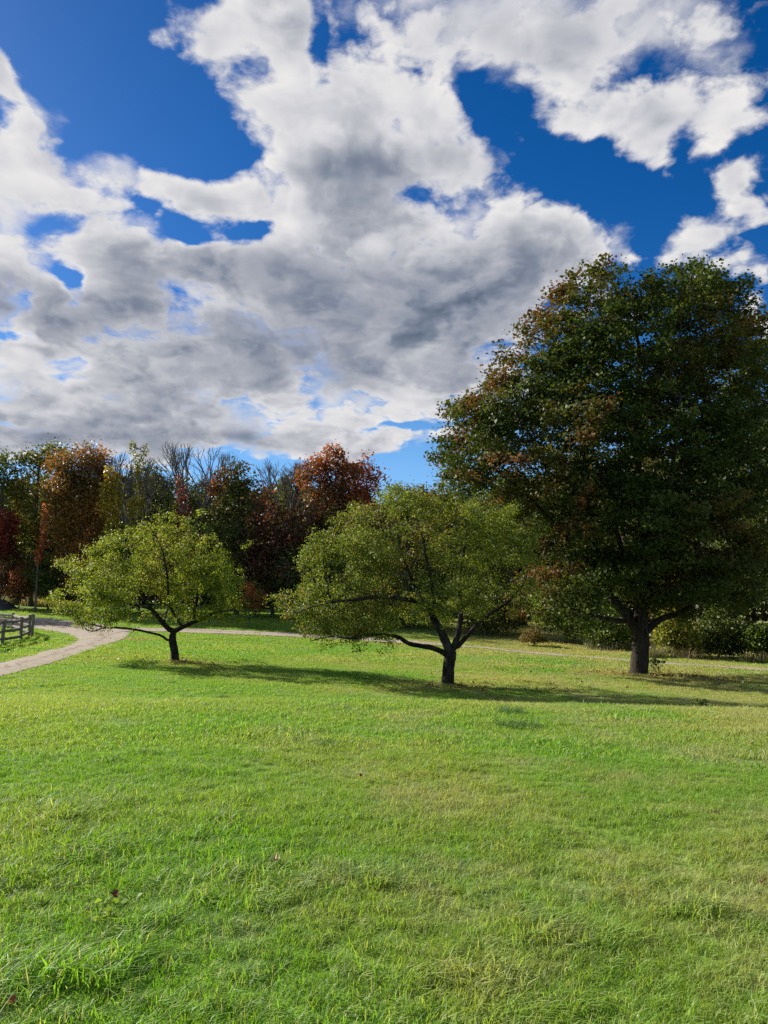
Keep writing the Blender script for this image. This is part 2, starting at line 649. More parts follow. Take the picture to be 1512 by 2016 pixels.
def tubes(pos, par, rad, tips, tagv, flare=0.0, gnarl=0.10, seed=1):
    """continuous tapered tubes along the skeleton; one (verts, quads) pair for each limb tag"""
    n = len(pos)
    g = np.random.default_rng(seed)
    kids = [[] for _ in range(n)]
    for i in range(1, n):
        kids[par[i]].append(i)
    main = [max(k, key=lambda c: tips[c]) if k else -1 for k in kids]
    tang = np.zeros((n, 3))
    for i in range(n):
        a = pos[par[i]] if i > 0 else pos[i]
        b = pos[main[i]] if main[i] >= 0 else pos[i]
        tang[i] = b - a
    tang = unit(tang)
    ref = np.where(np.abs(tang[:, 1:2]) < 0.9, np.array([[0, 1.0, 0]]), np.array([[1.0, 0, 0]]))
    bx = unit(np.cross(ref, tang))
    by = np.cross(tang, bx)
    out = {}
    z0 = pos[0, 2]

    def ring(i, r, k, dirv=None):
        th = np.arange(k) * 2 * math.pi / k
        if dirv is None:
            ax, ay = bx[i], by[i]
        else:
            rf = np.array([0, 1.0, 0]) if abs(dirv[1]) < 0.9 else np.array([1.0, 0, 0])
            ax = np.cross(rf, dirv)
            ax /= np.linalg.norm(ax)
            ay = np.cross(dirv, ax)
        rr = np.full(k, r)
        if r > 0.05:
            rr = rr * (1 + gnarl * g.normal(size=k) * 0.6)
            hgt = pos[i, 2] - z0
            if flare and hgt < 1.2:
                rr = rr * (1 + flare * math.exp(-hgt / 0.22) * (1 + 0.45 * np.sin(th * 3 + 0.7)))
        return pos[i] + np.outer(np.cos(th) * rr, ax) + np.outer(np.sin(th) * rr, ay)
    starts = [(0, None)]
    while starts:
        i, frm = starts.pop()
        T = tagv[i]
        V, Q = out.setdefault(int(T), ([], []))
        r0 = rad[i]
        k = 14 if r0 > 0.12 else 8 if r0 > 0.05 else 5 if r0 > 0.02 else 3
        nv = sum(len(a) for a in V)
        if frm is not None:
            V.append(ring(frm, min(rad[frm] * 0.92, rad[i] * 1.12), k, unit(pos[i] - pos[frm])))
            prev = nv
            nv += k
        else:
            prev = None
        j = i
        while j >= 0:
            V.append(ring(j, rad[j] if main[j] >= 0 else rad[j] * 0.5, k))
            if prev is not None:
                a = np.arange(k)
                b = (a + 1) % k
                Q.append(np.stack([prev + a, prev + b, nv + b, nv + a], 1))
            prev = nv
            nv += k
            for c in kids[j]:
                if c != main[j]:
                    starts.append((c, j))
            nx = main[j]
            if nx >= 0 and tagv[nx] != T:
                starts.append((nx, j))
                nx = -1
            j = nx
    res = {}
    for T, (V, Q) in out.items():
        if Q:
            res[T] = (np.vstack(V), np.vstack(Q))
    return res


def sample_lobes(lobes, num, g, shell=0.55):
    """points in a union of ellipsoids, more of them towards the outside; lobes are rows of centre, radii, weight"""
    vol = np.array([l[3] * l[4] * l[5] for l in lobes]) ** 0.75 * np.array([l[6] if len(l) > 6 else 1.0 for l in lobes])
    pick = g.choice(len(lobes), num, p=vol / vol.sum())
    L = np.array([l[:6] for l in lobes])[pick]
    d = unit(g.normal(size=(num, 3)))
    r = g.random(num) ** (1 / 3.0)
    r = shell * (0.55 + 0.45 * r) + (1 - shell) * r
    P = L[:, :3] + d * r[:, None] * L[:, 3:6]
    return P


def lumpy(lobes, g, n=5, k=0.45, w=0.5, far=.25):
    """break smooth lobes up with smaller ones on their upper and outer sides"""
    out = list(lobes)
    for l in lobes:
        for q in range(n):
            d = unit(g.normal(size=3) + np.array([0, 0, .35]))
            f = k * (0.6 + 0.8 * g.random())
            c = np.array(l[:3]) + d * np.array(l[3:6]) * (0.85 + far * g.random())
            out.append((c[0], c[1], c[2], l[3] * f, l[4] * f, l[5] * f, (l[6] if len(l) > 6 else 1.0) * w))
    return out


def px_lobes(rows, Y, depth=None):
    """lobes written as picture place and picture radii at forward distance Y (+ own depth offset)"""
    out = []
    for r in rows:
        u, v, ru, rv = r[:4]
        dy = r[4] if len(r) > 4 else 0.0
        w = r[5] if len(r) > 5 else 1.0
        c = pix(u, v, Y + dy)
        k = Y / F
        rx, rz = ru * k, rv * k
        out.append((c[0], c[1], c[2], rx, depth if depth else max(rx * 0.9, rz * 0.7), rz, w))
    return out


def plant(name, label, cat, base, lines, lobes, natt, step, infl, kill, R0, tip, bark, leafmat, pal, per, lsize, spread,
          seed, group=None, lift=0.05, aspect=0.6, flare=0.5, up=0.5, split=False, stem='trunk', crown='crown', shell=0.55,
          wander=0.12, twig_leaf=0.03, thin_below=None, flat=0.75, pal_scale=0.9, limb_r=None, gap=0.0, gap_sc=0.7, tuft=False, drift=0.5):
    g = np.random.default_rng(seed)
    base = np.asarray(base, float)
    att = sample_lobes(lobes, natt, g, shell)
    att = att[att[:, 2] > base[2] + 0.25]
    pos, par, tagv = colonise(lines, att, step, infl, kill, g, lift=lift, wander=wander)
    rad, tips = radii(par, R0, tip)
    if limb_r:
        # laid-out limbs keep the thickness they have in the photograph
        for li, (ra, rb) in enumerate(limb_r):
            idx = np.where(tagv == li + 1)[0]
            nl = len(resample(lines[li + 1], step)) - 1
            idx = idx[:nl]
            rad[idx] = np.maximum(rad[idx], np.linspace(ra, rb, len(idx)))
    root = thing(name, label, cat, base, group)
    parts = tubes(pos, par, rad, tips, tagv if split else np.zeros_like(tagv), flare=flare, seed=seed)
    trunk_o = None
    for T in sorted(parts):
        V, Q = parts[T]
        me = raw_mesh(stem if T == 0 else 'limb', V - base, Q, 4, smooth=True)
        o = link(stem if T == 0 else 'limb', me, bark, trunk_o or root)
        if T == 0:
            trunk_o = o
    if per > 0:
        has = np.zeros(len(pos), bool)
        has[par[par >= 0]] = True
        fine = np.where((rad < twig_leaf) & (pos[:, 2] > base[2] + 0.3))[0]
        tipn = np.where(~has)[0]
        cen = np.vstack([pos[tipn], att]) if tuft else np.vstack([pos[fine], pos[tipn], att])
        nc = len(cen)
        # uneven clumps: some twigs full, some nearly bare
        full = np.clip(0.25 + 1.5 * g.random(nc) ** 1.5, 0.1, 1.7)
        if thin_below is not None:
            full = full * np.where(cen[:, 2] < thin_below + 0.25 * g.normal(size=nc), 0.12, 1.0)
        cnt = g.poisson(per * full)
        C = np.repeat(cen, cnt, axis=0)
        off = g.normal(size=C.shape) * spread
        off[:, 2] *= flat
        C = C + off
        C = C[C[:, 2] > base[2] + 0.12]
        if gap > 0:
            k = gap_sc
            f = (fbm(C[:, 0] * k + 7, C[:, 2] * k + 1, 3) + fbm(C[:, 1] * k + 31, C[:, 2] * k + 11, 3) + fbm(C[:, 0] * k + 3, C[:, 1] * k + 45, 3)) / 3
            C = C[f > np.quantile(f, gap) + 0.02 * g.normal(size=len(C))]
        ctr = att.mean(0)
        outw = unit(C - ctr)
        nrm = unit(g.normal(size=C.shape) * 0.75 + np.array([0, 0, up]) + 0.35 * outw)
        sz = lsize * np.clip(1 + 0.28 * g.normal(size=len(C)), 0.5, 1.7)
        V, Fq = leaf_quads(C - base, nrm, sz, aspect, g)
        me = raw_mesh(crown, V, Fq, 4)
        face_colours(me, palette_pick(pal, C, g, pal_scale, drift=drift))
        link(crown, me, leafmat, root)
        root['n_leaf'] = len(C)
        del root['n_leaf']
        global TOTAL_LEAVES
        TOTAL_LEAVES += len(C)
    return root


TOTAL_LEAVES = 0

# ------------------------------------------------------------------ places of the main trees
B_LEFT = on_ground(345, 1303)
B_MID = on_ground(881, 1350)
B_MAPLE = on_ground(1258, 1328)
print('bases', B_LEFT, B_MID, B_MAPLE)
tipgrass = on_ground(262, 1260)
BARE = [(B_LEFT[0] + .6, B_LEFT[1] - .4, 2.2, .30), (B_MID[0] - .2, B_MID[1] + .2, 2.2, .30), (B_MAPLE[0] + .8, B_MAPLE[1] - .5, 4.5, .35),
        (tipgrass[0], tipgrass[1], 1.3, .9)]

# ------------------------------------------------------------------ ground
def axis(lo, hi, fine0, fine1, st, grow=1.18):
    a = list(np.arange(fine0, fine1 + 1e-6, st))
    s, x = st, fine1
    while x < hi:
        s *= grow
        x += s
        a.append(x)
    s, x = st, fine0
    while x > lo:
        s *= grow
        x -= s
        a.insert(0, x)
    return np.array(a)


gx, gy = axis(-700, 700, -28, 28, 0.4), axis(-120, 1800, -4, 64, 0.4)
GX, GY = np.meshgrid(gx, gy, indexing='ij')
GZ = ground_z(GX, GY)
V = np.stack([GX, GY, GZ], 2).reshape(-1, 3)
nx_, ny_ = len(gx), len(gy)
ii, jj = np.meshgrid(np.arange(nx_ - 1), np.arange(ny_ - 1), indexing='ij')
q0 = ii * ny_ + jj
Q = np.stack([q0, q0 + ny_, q0 + ny_ + 1, q0 + 1], 2).reshape(-1, 4)
m_turf, N, out = new_mat('turf')
c, fin, mid = turf_colour(N)
geo = N.node('ShaderNodeNewGeometry')
pfin = N.noise(geo.outputs['Position'], 22.0, 4.0, 0.7)
cg = N.mix(N.m('MULTIPLY', N.ss(pfin, 0.40, 0.66), 0.55), N.vm('SCALE', c, scale=1.15), (0.11, 0.10, 0.04, 1))
sh = principled(N, cg, 0.95, 0.1, bump(N, pfin, 0.7, 0.05))
m_turf.node_tree.links.new(sh, out.inputs[0])
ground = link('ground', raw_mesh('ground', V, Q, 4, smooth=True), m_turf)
tag(ground, kind='structure')

# ------------------------------------------------------------------ gravel drive and path
def gravel(name, c0, c1):
    m, N, out = new_mat(name)
    g = N.node('ShaderNodeNewGeometry')
    p = g.outputs['Position']
    n1 = N.noise(p, 55.0, 3.0, 0.7)
    n2 = N.noise(p, 1.1, 4.0, 0.6)
    n3 = N.noise(N.vm('MULTIPLY', p, (1.0, 0.5, 1.0)), 5.0, 5.0, 0.65)
    c = N.mix(N.ss(n1, 0.35, 0.65), c0, c1)
    c = N.mix(N.m('MULTIPLY', N.ss(n2, 0.45, 0.7), 0.35), c, (0.20, 0.165, 0.12, 1))
    ac = N.node('ShaderNodeAttribute', attribute_name='across').outputs['Fac']
    # leaf and soil debris gathers between the wheel tracks and along the verges
    mid_ = N.m('SUBTRACT', 1.0, N.m('MULTIPLY', N.m('ABSOLUTE', N.m('SUBTRACT', ac, 0.5)), 5.0))
    edge = N.ss(N.m('ABSOLUTE', N.m('SUBTRACT', ac, 0.5)), 0.40, 0.5)
    deb = N.m('ADD', N.m('MULTIPLY', N.m('MAXIMUM', mid_, 0.0), 0.16), N.m('MULTIPLY', edge, 0.16))
    c = N.mix(N.m('MULTIPLY', N.ss(N.m('ADD', n3, deb), 0.60, 0.70), 0.75), c, (0.12, 0.085, 0.05, 1))
    sh = principled(N, c, 0.95, 0.15, bump(N, n1, 0.6, 0.02))
    m.node_tree.links.new(sh, out.inputs[0])
    return m


m_gravel = gravel('gravel', (0.24, 0.205, 0.160, 1), (0.46, 0.40, 0.315, 1))


def strip(name, left, right, lift, ncross=13):
    L = np.array([on_ground(*p) for p in left])
    Rr = np.array([on_ground(*p) for p in right])
    # matched resampling
    def rs(P, n):
        Pd = np.vstack([2 * P[0] - P[1], P, 2 * P[-1] - P[-2]])
        o = []
        for i in range(1, len(Pd) - 2):
            t = np.linspace(0, 1, n, endpoint=False)[:, None]
            a, b, c, d = Pd[i - 1], Pd[i], Pd[i + 1], Pd[i + 2]
            o.append(0.5 * (2 * b + (c - a) * t + (2 * a - 5 * b + 4 * c - d) * t ** 2 + (3 * b - a - 3 * c + d) * t ** 3))
        return np.vstack(o + [P[-1:]])
    L, Rr = rs(L, 14), rs(Rr, 14)
    n = len(L)
    w = np.array([fbm(L[:, 0] * 1.3, L[:, 1] * 1.3, 3) - .5, fbm(Rr[:, 0] * 1.3 + 9, Rr[:, 1] * 1.3, 3) - .5]) * 0.5
    dv = unit(Rr - L)
    L, Rr = L + dv * w[0][:, None], Rr + dv * w[1][:, None]
    V = []
    for k in range(ncross):
        t = k / (ncross - 1)
        P = L * (1 - t) + Rr * t
        P[:, 2] = ground_z(P[:, 0], P[:, 1]) + lift + 0.02 * math.sin(math.pi * t)
        V.append(P)
    V = np.stack(V, 1).reshape(-1, 3)
    i, j = np.meshgrid(np.arange(n - 1), np.arange(ncross - 1), indexing='ij')
    q = i * ncross + j
    Q = np.stack([q, q + 1, q + ncross + 1, q + ncross], 2).reshape(-1, 4)
    me = raw_mesh(name, V, Q, 4, smooth=True)
    at = me.attributes.new('across', 'FLOAT', 'POINT')
    at.data.foreach_set('value', np.tile(np.linspace(0, 1, ncross), n).astype(np.float32))
    o = link(name, me, m_gravel)
    tag(o, kind='structure')
    return np.vstack([L[:, :2], Rr[::-1, :2]])


poly_drive = strip('gravel_drive',
    [(-150, 1212), (0, 1215), (80, 1217), (150, 1223), (220, 1232), (253, 1244), (244, 1258), (200, 1273), (150, 1290), (80, 1312), (0, 1334), (-150, 1375)],
    [(-150, 1234), (0, 1235), (60, 1237), (100, 1242), (130, 1248), (146, 1256), (147, 1264), (130, 1271), (100, 1279), (50, 1293), (0, 1305), (-150, 1338)], 0.012)
poly_path = strip('gravel_path',
    [(235, 1237), (300, 1237), (400, 1239), (520, 1244), (620, 1249), (720, 1255), (800, 1261), (880, 1268), (960, 1275), (1010, 1281), (1100, 1288), (1200, 1296), (1300, 1304), (1400, 1310), (1512, 1317), (1750, 1333)],
    [(235, 1244.2), (300, 1243.2), (400, 1247.2), (520, 1251.4), (620, 1256.4), (720, 1262.4), (800, 1267.4), (880, 1272.4), (960, 1277.4), (1010, 1283.4), (1100, 1291.4), (1200, 1299.4), (1300, 1307.4), (1400, 1313.4), (1512, 1321.4), (1750, 1338.4)], 0.024)


def inside(poly, x, y):
    r = np.zeros(len(x), bool)
    px, py = poly[:, 0], poly[:, 1]
    j = len(poly) - 1
    for i in range(len(poly)):
        c = ((py[i] > y) != (py[j] > y)) & (x < (px[j] - px[i]) * (y - py[i]) / (py[j] - py[i] + 1e-12) + px[i])
        r ^= c
        j = i
    return r


# ------------------------------------------------------------------ grass
m_grass, N, out = new_mat('grass_blades')
c, fin, mid = turf_colour(N)
a = N.node('ShaderNodeAttribute', attribute_name='blade')
bl = N.sep(a.outputs['Vector'])
c = N.mix(N.m('MULTIPLY', N.ss(bl[0], 0.78, 1.0), 0.65), c, (0.40, 0.37, 0.19, 1))
c = N.vm('SCALE', c, scale=N.lin(bl[1], 0.0, 1.0, 1.0, 1.9))
b = principled(N, c, 0.48, 0.32)
tr = N.node('ShaderNodeBsdfTranslucent')
N.put(tr.inputs[0], N.vm('MULTIPLY', c, (1.30, 1.15, 0.55)))
mx = N.node('ShaderNodeMixShader')
mx.inputs[0].default_value = 0.50
m_grass.node_tree.links.new(b, mx.inputs[1])
m_grass.node_tree.links.new(tr.outputs[0], mx.inputs[2])
m_grass.node_tree.links.new(mx.outputs[0], out.inputs[0])


def blade_clump(nb, radius, hmin, hmax, width, lean, g, wind=(0.55, -0.05)):
    """a clump of bent, tapering blades: two quads and a tip each, leaning mostly one way"""
    VV, FF, BB = [], [], []
    for k in range(nb):
        a = g.random() * 2 * math.pi
        r = radius * math.sqrt(g.random())
        root = np.array([r * math.cos(a), r * math.sin(a), -0.012])
        hgt = hmin + (hmax - hmin) * g.random() ** 1.3
        ld = np.array([wind[0], wind[1]]) * (0.5 + g.random()) + 0.7 * g.normal(size=2)
        ld = ld * lean
        fa = g.random() * math.pi
        side = np.array([math.cos(fa), math.sin(fa), 0]) * width * (0.7 + 0.6 * g.random()) * 0.5
        p1 = root + np.array([ld[0] * hgt * 0.28, ld[1] * hgt * 0.28, hgt * 0.55])
        p2 = root + np.array([ld[0] * hgt * 0.95, ld[1] * hgt * 0.95, hgt * (0.98 - 0.22 * min(1.5, np.hypot(*ld)))])
        n0 = len(VV)
        VV += [root - side, root + side, p1 + side * 0.85, p1 - side * 0.85, p2 + side * 0.12, p2 - side * 0.12]
        FF += [(n0, n0 + 1, n0 + 2, n0 + 3), (n0 + 3, n0 + 2, n0 + 4, n0 + 5)]
        BB += [(g.random(), g.random(), 0)] * 2
    return np.array(VV), np.array(FF), np.array(BB, np.float32)


def build_grass():
    g = np.random.default_rng(21)
    protos = []
    for k in range(4):                                                       # near, fine lawn clumps
        protos.append(blade_clump(46, 0.085, 0.026, 0.088, 0.0045, 0.85, g))
    for k in range(3):                                                       # middle distance
        protos.append(blade_clump(60, 0.17, 0.035, 0.085, 0.0075, 0.75, g))
    for k in range(3):                                                       # far
        protos.append(blade_clump(56, 0.34, 0.04, 0.10, 0.018, 0.7, g))
    zones = [(2.0, 8.5, 330, 0, 4), (8.5, 18.0, 120, 4, 7), (18.0, 32.0, 50, 4, 7), (30.0, 64.0, 15, 7, 10)]
    pts, pid, scl, rot = [], [], [], []
    half = R(36)
    for (r0, r1, dens, p0, p1) in zones:
        n = int(half * (r1 ** 2 - r0 ** 2) * dens)
        rr = np.sqrt(r0 ** 2 + (r1 ** 2 - r0 ** 2) * g.random(n))
        th = (g.random(n) * 2 - 1) * half
        x, y = rr * np.sin(th), rr * np.cos(th)
        keep = ~(inside(poly_drive, x, y) | inside(poly_path, x, y))
        # wear: thinner where dry and under the trees
        dn = fbm(x * 0.9 + 3, y * 0.9 + 8, 3)
        keep &= g.random(n) < np.clip(0.7 + 1.2 * (dn - 0.35), 0.5, 1.0)
        for (bx, by, br, k) in BARE:
            dd = np.hypot(x - bx, (y - by) * 1.3) / br
            keep &= g.random(n) > 0.5 * np.clip(1.1 - dd, 0, 1)
        x, y = x[keep], y[keep]
        n = len(x)
        tall = fbm(x * 0.55 + 61, y * 0.55 + 23, 4)
        tuft = fbm(x * 2.6 + 5, y * 2.6 + 77, 2)
        s = 0.70 + 0.38 * sstep(tall, 0.42, 0.72) + 0.45 * sstep(tuft, 0.62, 0.85)
        front = sstep(y, 7.0, 3.6)
        s = s + front * (0.10 * sstep(tall, 0.40, 0.70) + 0.22 * sstep(tuft, 0.50, 0.80))
        s = s * (0.8 + 0.4 * g.random(n))
        nearb = 1 + 0.22 * sstep(y, 6.0, 3.2)
        s = s * np.where(y < 8.5, nearb, 1)
        pts.append(np.stack([x, y, ground_z(x, y)], 1))
        pid.append(g.integers(p0, p1, n))
        scl.append(s)
        rz = (g.normal(size=n) * 0.75)
        rot.append(np.stack([g.normal(size=n) * 0.08, g.normal(size=n) * 0.08, rz], 1))
    pts, pid, scl, rot = np.vstack(pts), np.concatenate(pid), np.concatenate(scl), np.vstack(rot)
    print('grass clumps', len(pts))
    V, Fq, B, P = [], [], [], []
    nv = 0
    for k, (v, f, b) in enumerate(protos):
        V.append(v)
        Fq.append(f + nv)
        B.append(b)
        P.append(np.full(len(v), k))
        nv += len(v)
    pv = nv
    V.append(pts)
    me = raw_mesh('grass', np.vstack(V), np.vstack(Fq), 4)
    n = len(me.vertices)
    at = me.attributes.new('proto', 'INT', 'POINT')
    at.data.foreach_set('value', np.concatenate(P + [np.full(len(pts), -1)]).astype(np.int32))
    at = me.attributes.new('pick', 'INT', 'POINT')
    at.data.foreach_set('value', np.concatenate([np.zeros(pv), pid]).astype(np.int32))
    at = me.attributes.new('scl', 'FLOAT', 'POINT')
    at.data.foreach_set('value', np.concatenate([np.ones(pv), scl]).astype(np.float32))
    at = me.attributes.new('rot', 'FLOAT_VECTOR', 'POINT')
    at.data.foreach_set('vector', np.vstack([np.zeros((pv, 3)), rot]).astype(np.float32).ravel())
    at = me.attributes.new('blade', 'FLOAT_VECTOR', 'FACE')
    at.data.foreach_set('vector', np.vstack(B).astype(np.float32).ravel())
    o = link('grass', me, m_grass)
    tag(o, 'short uneven green lawn grass covering the whole field', 'grass', kind='stuff')
    ng = bpy.data.node_groups.new('grass_scatter', 'GeometryNodeTree')
    ng.interface.new_socket('Geometry', in_out='INPUT', socket_type='NodeSocketGeometry')
    ng.interface.new_socket('Geometry', in_out='OUTPUT', socket_type='NodeSocketGeometry')
    G = NT(ng)
    gi, go = G.node('NodeGroupInput'), G.node('NodeGroupOutput')

    def named(name, typ):
        nn = G.node('GeometryNodeInputNamedAttribute', data_type=typ)
        nn.inputs[0].default_value = name
        return nn.outputs[0]
    pr = named('proto', 'INT')

    def select(k):
        cmp_ = G.node('FunctionNodeCompare', data_type='INT', operation='EQUAL')
        ng.links.new(pr, cmp_.inputs[2])
        cmp_.inputs[3].default_value = k
        sp = G.node('GeometryNodeSeparateGeometry', domain='POINT')
        ng.links.new(gi.outputs[0], sp.inputs[0])
        ng.links.new(cmp_.outputs[0], sp.inputs[1])
        return sp.outputs[0]
    # one instance for each kind of clump; pieces are strung together one by one to keep their order
    lst = None
    for k in range(len(protos)):
        g2 = G.node('GeometryNodeGeometryToInstance')
        ng.links.new(select(k), g2.inputs[0])
        if lst is None:
            lst = g2.outputs[0]
        else:
            jn = G.node('GeometryNodeJoinGeometry')
            ng.links.new(g2.outputs[0], jn.inputs[0])
            ng.links.new(lst, jn.inputs[0])
            lst = jn.outputs[0]
    mp = G.node('GeometryNodeMeshToPoints')
    ng.links.new(select(-1), mp.inputs[0])
    ip = G.node('GeometryNodeInstanceOnPoints')
    ng.links.new(mp.outputs[0], ip.inputs['Points'])
    ng.links.new(lst, ip.inputs['Instance'])
    ip.inputs['Pick Instance'].default_value = True
    ng.links.new(named('pick', 'INT'), ip.inputs['Instance Index'])
    e2r = G.node('FunctionNodeEulerToRotation')
    ng.links.new(named('rot', 'FLOAT_VECTOR'), e2r.inputs[0])
    ng.links.new(e2r.outputs[0], ip.inputs['Rotation'])
    ng.links.new(named('scl', 'FLOAT'), ip.inputs['Scale'])
    ng.links.new(ip.outputs[0], go.inputs[0])
    md = o.modifiers.new('scatter', 'NODES')
    md.node_group = ng
    return o


build_grass()

# ------------------------------------------------------------------ the three trees on the lawn
m_apple_bark = bark_material('apple_bark', (0.010, 0.008, 0.007, 1), (0.040, 0.033, 0.027, 1), 11.0)
m_maple_bark = bark_material('maple_bark', (0.014, 0.011, 0.009, 1), (0.052, 0.040, 0.031, 1), 8.0)
m_wood_bark = bark_material('forest_bark', (0.05, 0.045, 0.04, 1), (0.13, 0.115, 0.10, 1), 6.0)
m_grey_bark = bark_material('bare_grey_bark', (0.085, 0.075, 0.065, 1), (0.20, 0.18, 0.16, 1), 6.0)
m_apple_leaf = leaf_material('apple_leaves', 0.48, 0.26, 0.52)
m_maple_leaf = leaf_material('maple_leaves', 0.38, 0.20, 0.55)
m_far_leaf = leaf_material('forest_leaves', 0.40, 0.30, 0.50)

P_APPLE_L = [(.165, .235, .028, 3), (.235, .275, .036, 3), (.120, .180, .024, 2), (.310, .305, .050, 1.4), (.24, .16, .05, .4)]
P_APPLE_M = [(.130, .185, .026, 3), (.180, .215, .034, 2.5), (.090, .138, .021, 3), (.255, .235, .048, 1.3), (.20, .125, .05, .5)]
P_MAPLE = [(.046, .074, .014, 4), (.064, .088, .018, 4), (.088, .090, .020, 2.4), (.130, .080, .024, 1.8), (.140, .056, .022, .7)]


def px_line(pts, Y):
    """limb drawn as picture places with depth offsets"""
    return [pix(p[0], p[1], Y + (p[2] if len(p) > 2 else 0.0)) for p in pts]


def low(base, d=0.25):
    return base - np.array([0, 0, d])


def left_apple():
    b, Y = B_LEFT, B_LEFT[1]
    trunk = [low(b)] + px_line([(345, 1301), (343, 1280), (339, 1258), (342, 1243)], Y)
    limbs = [
        [(340, 1245), (322, 1228), (304, 1206), (284, 1178), (268, 1150, .2), (255, 1110, .5), (250, 1070, .7)],
        [(342, 1243), (360, 1234), (384, 1224), (404, 1217), (420, 1207, -.2), (438, 1204, -.3), (456, 1202, -.4)],
        [(336, 1266), (318, 1252), (296, 1246), (268, 1240), (232, 1236, -.2), (205, 1236, -.3), (186, 1243, -.4), (170, 1240, -.5)],
        [(384, 1224), (382, 1206), (388, 1180, .3), (392, 1140, .6), (396, 1080, .9), (394, 1030, 1.0)],
        [(352, 1222), (340, 1205, -.4), (332, 1180, -.9), (330, 1140, -1.3), (322, 1090, -1.5)],
        [(300, 1200), (260, 1190, -.6), (220, 1180, -1.0), (175, 1160, -1.2)],
        [(322, 1228), (330, 1200, .8), (345, 1160, 1.5), (360, 1100, 1.9)],
    ]
    droop = [[(268, 1240), (240, 1244, -.4), (214, 1250, -.6)], [(232, 1236, -.2), (200, 1238, .4), (176, 1246, .6)], [(445, 1202, -.3), (452, 1216, -.4), (474, 1226, -.5)],
             [(420, 1207, -.2), (432, 1220, .2), (456, 1224, .4)], [(205, 1236, -.3), (170, 1226, -.6), (146, 1222, -.8)], [(300, 1200), (262, 1208, -.9), (228, 1222, -1.2)]]
    lines = [trunk] + [px_line(l, Y) for l in limbs + droop]
    lobes = px_lobes([(215, 1130, 88, 66), (285, 1100, 95, 78), (365, 1105, 90, 84), (428, 1130, 48, 54), (170, 1170, 56, 46), (255, 1180, 110, 42),
                      (350, 1170, 110, 42, 0, .8), (450, 1188, 26, 22, 0, .7), (300, 1212, 110, 16, .5, .7), (420, 1212, 40, 14, 0, .7), (480, 1085, 16, 14, 0, .6), (145, 1115, 30, 18, 0, .7), (300, 1045, 40, 30, 0, .8), (390, 1022, 7, 24, .6, 2.0), (288, 1030, 8, 16, 0, 1.6), (318, 1022, 8, 16, .3, 1.6), (118, 1112, 18, 10, 0, 1.2), (500, 1078, 12, 10, 0, .9), (395, 1040, 26, 34, .5, .7),
                      (165, 1200, 60, 26, -.3, .9), (215, 1222, 60, 16, -.2, .9)], Y)
    lobes = lumpy([l[:4] + (min(2.0, l[3] * 1.25),) + l[5:] for l in lobes], np.random.default_rng(5), 6, .30, .5, .42)
    plant('apple_tree', 'smaller apple tree with airy yellow-green crown beside the gravel drive', 'tree', b, lines, lobes, 1500, 0.17, 1.3, 0.24,
          0.135, 0.0050, m_apple_bark, m_apple_leaf, P_APPLE_L, 29.0, 0.070, 0.105, 11, 'old apple trees on the lawn', lift=0.05, aspect=0.60, flare=0.45,
          limb_r=[(.095, .022), (.088, .022), (.045, .018), (.045, .015), (.04, .015), (.035, .015), (.035, .015)], gap=.46, gap_sc=1.2, split=True, thin_below=b[2] + 0.95, wander=0.22, twig_leaf=0.008)


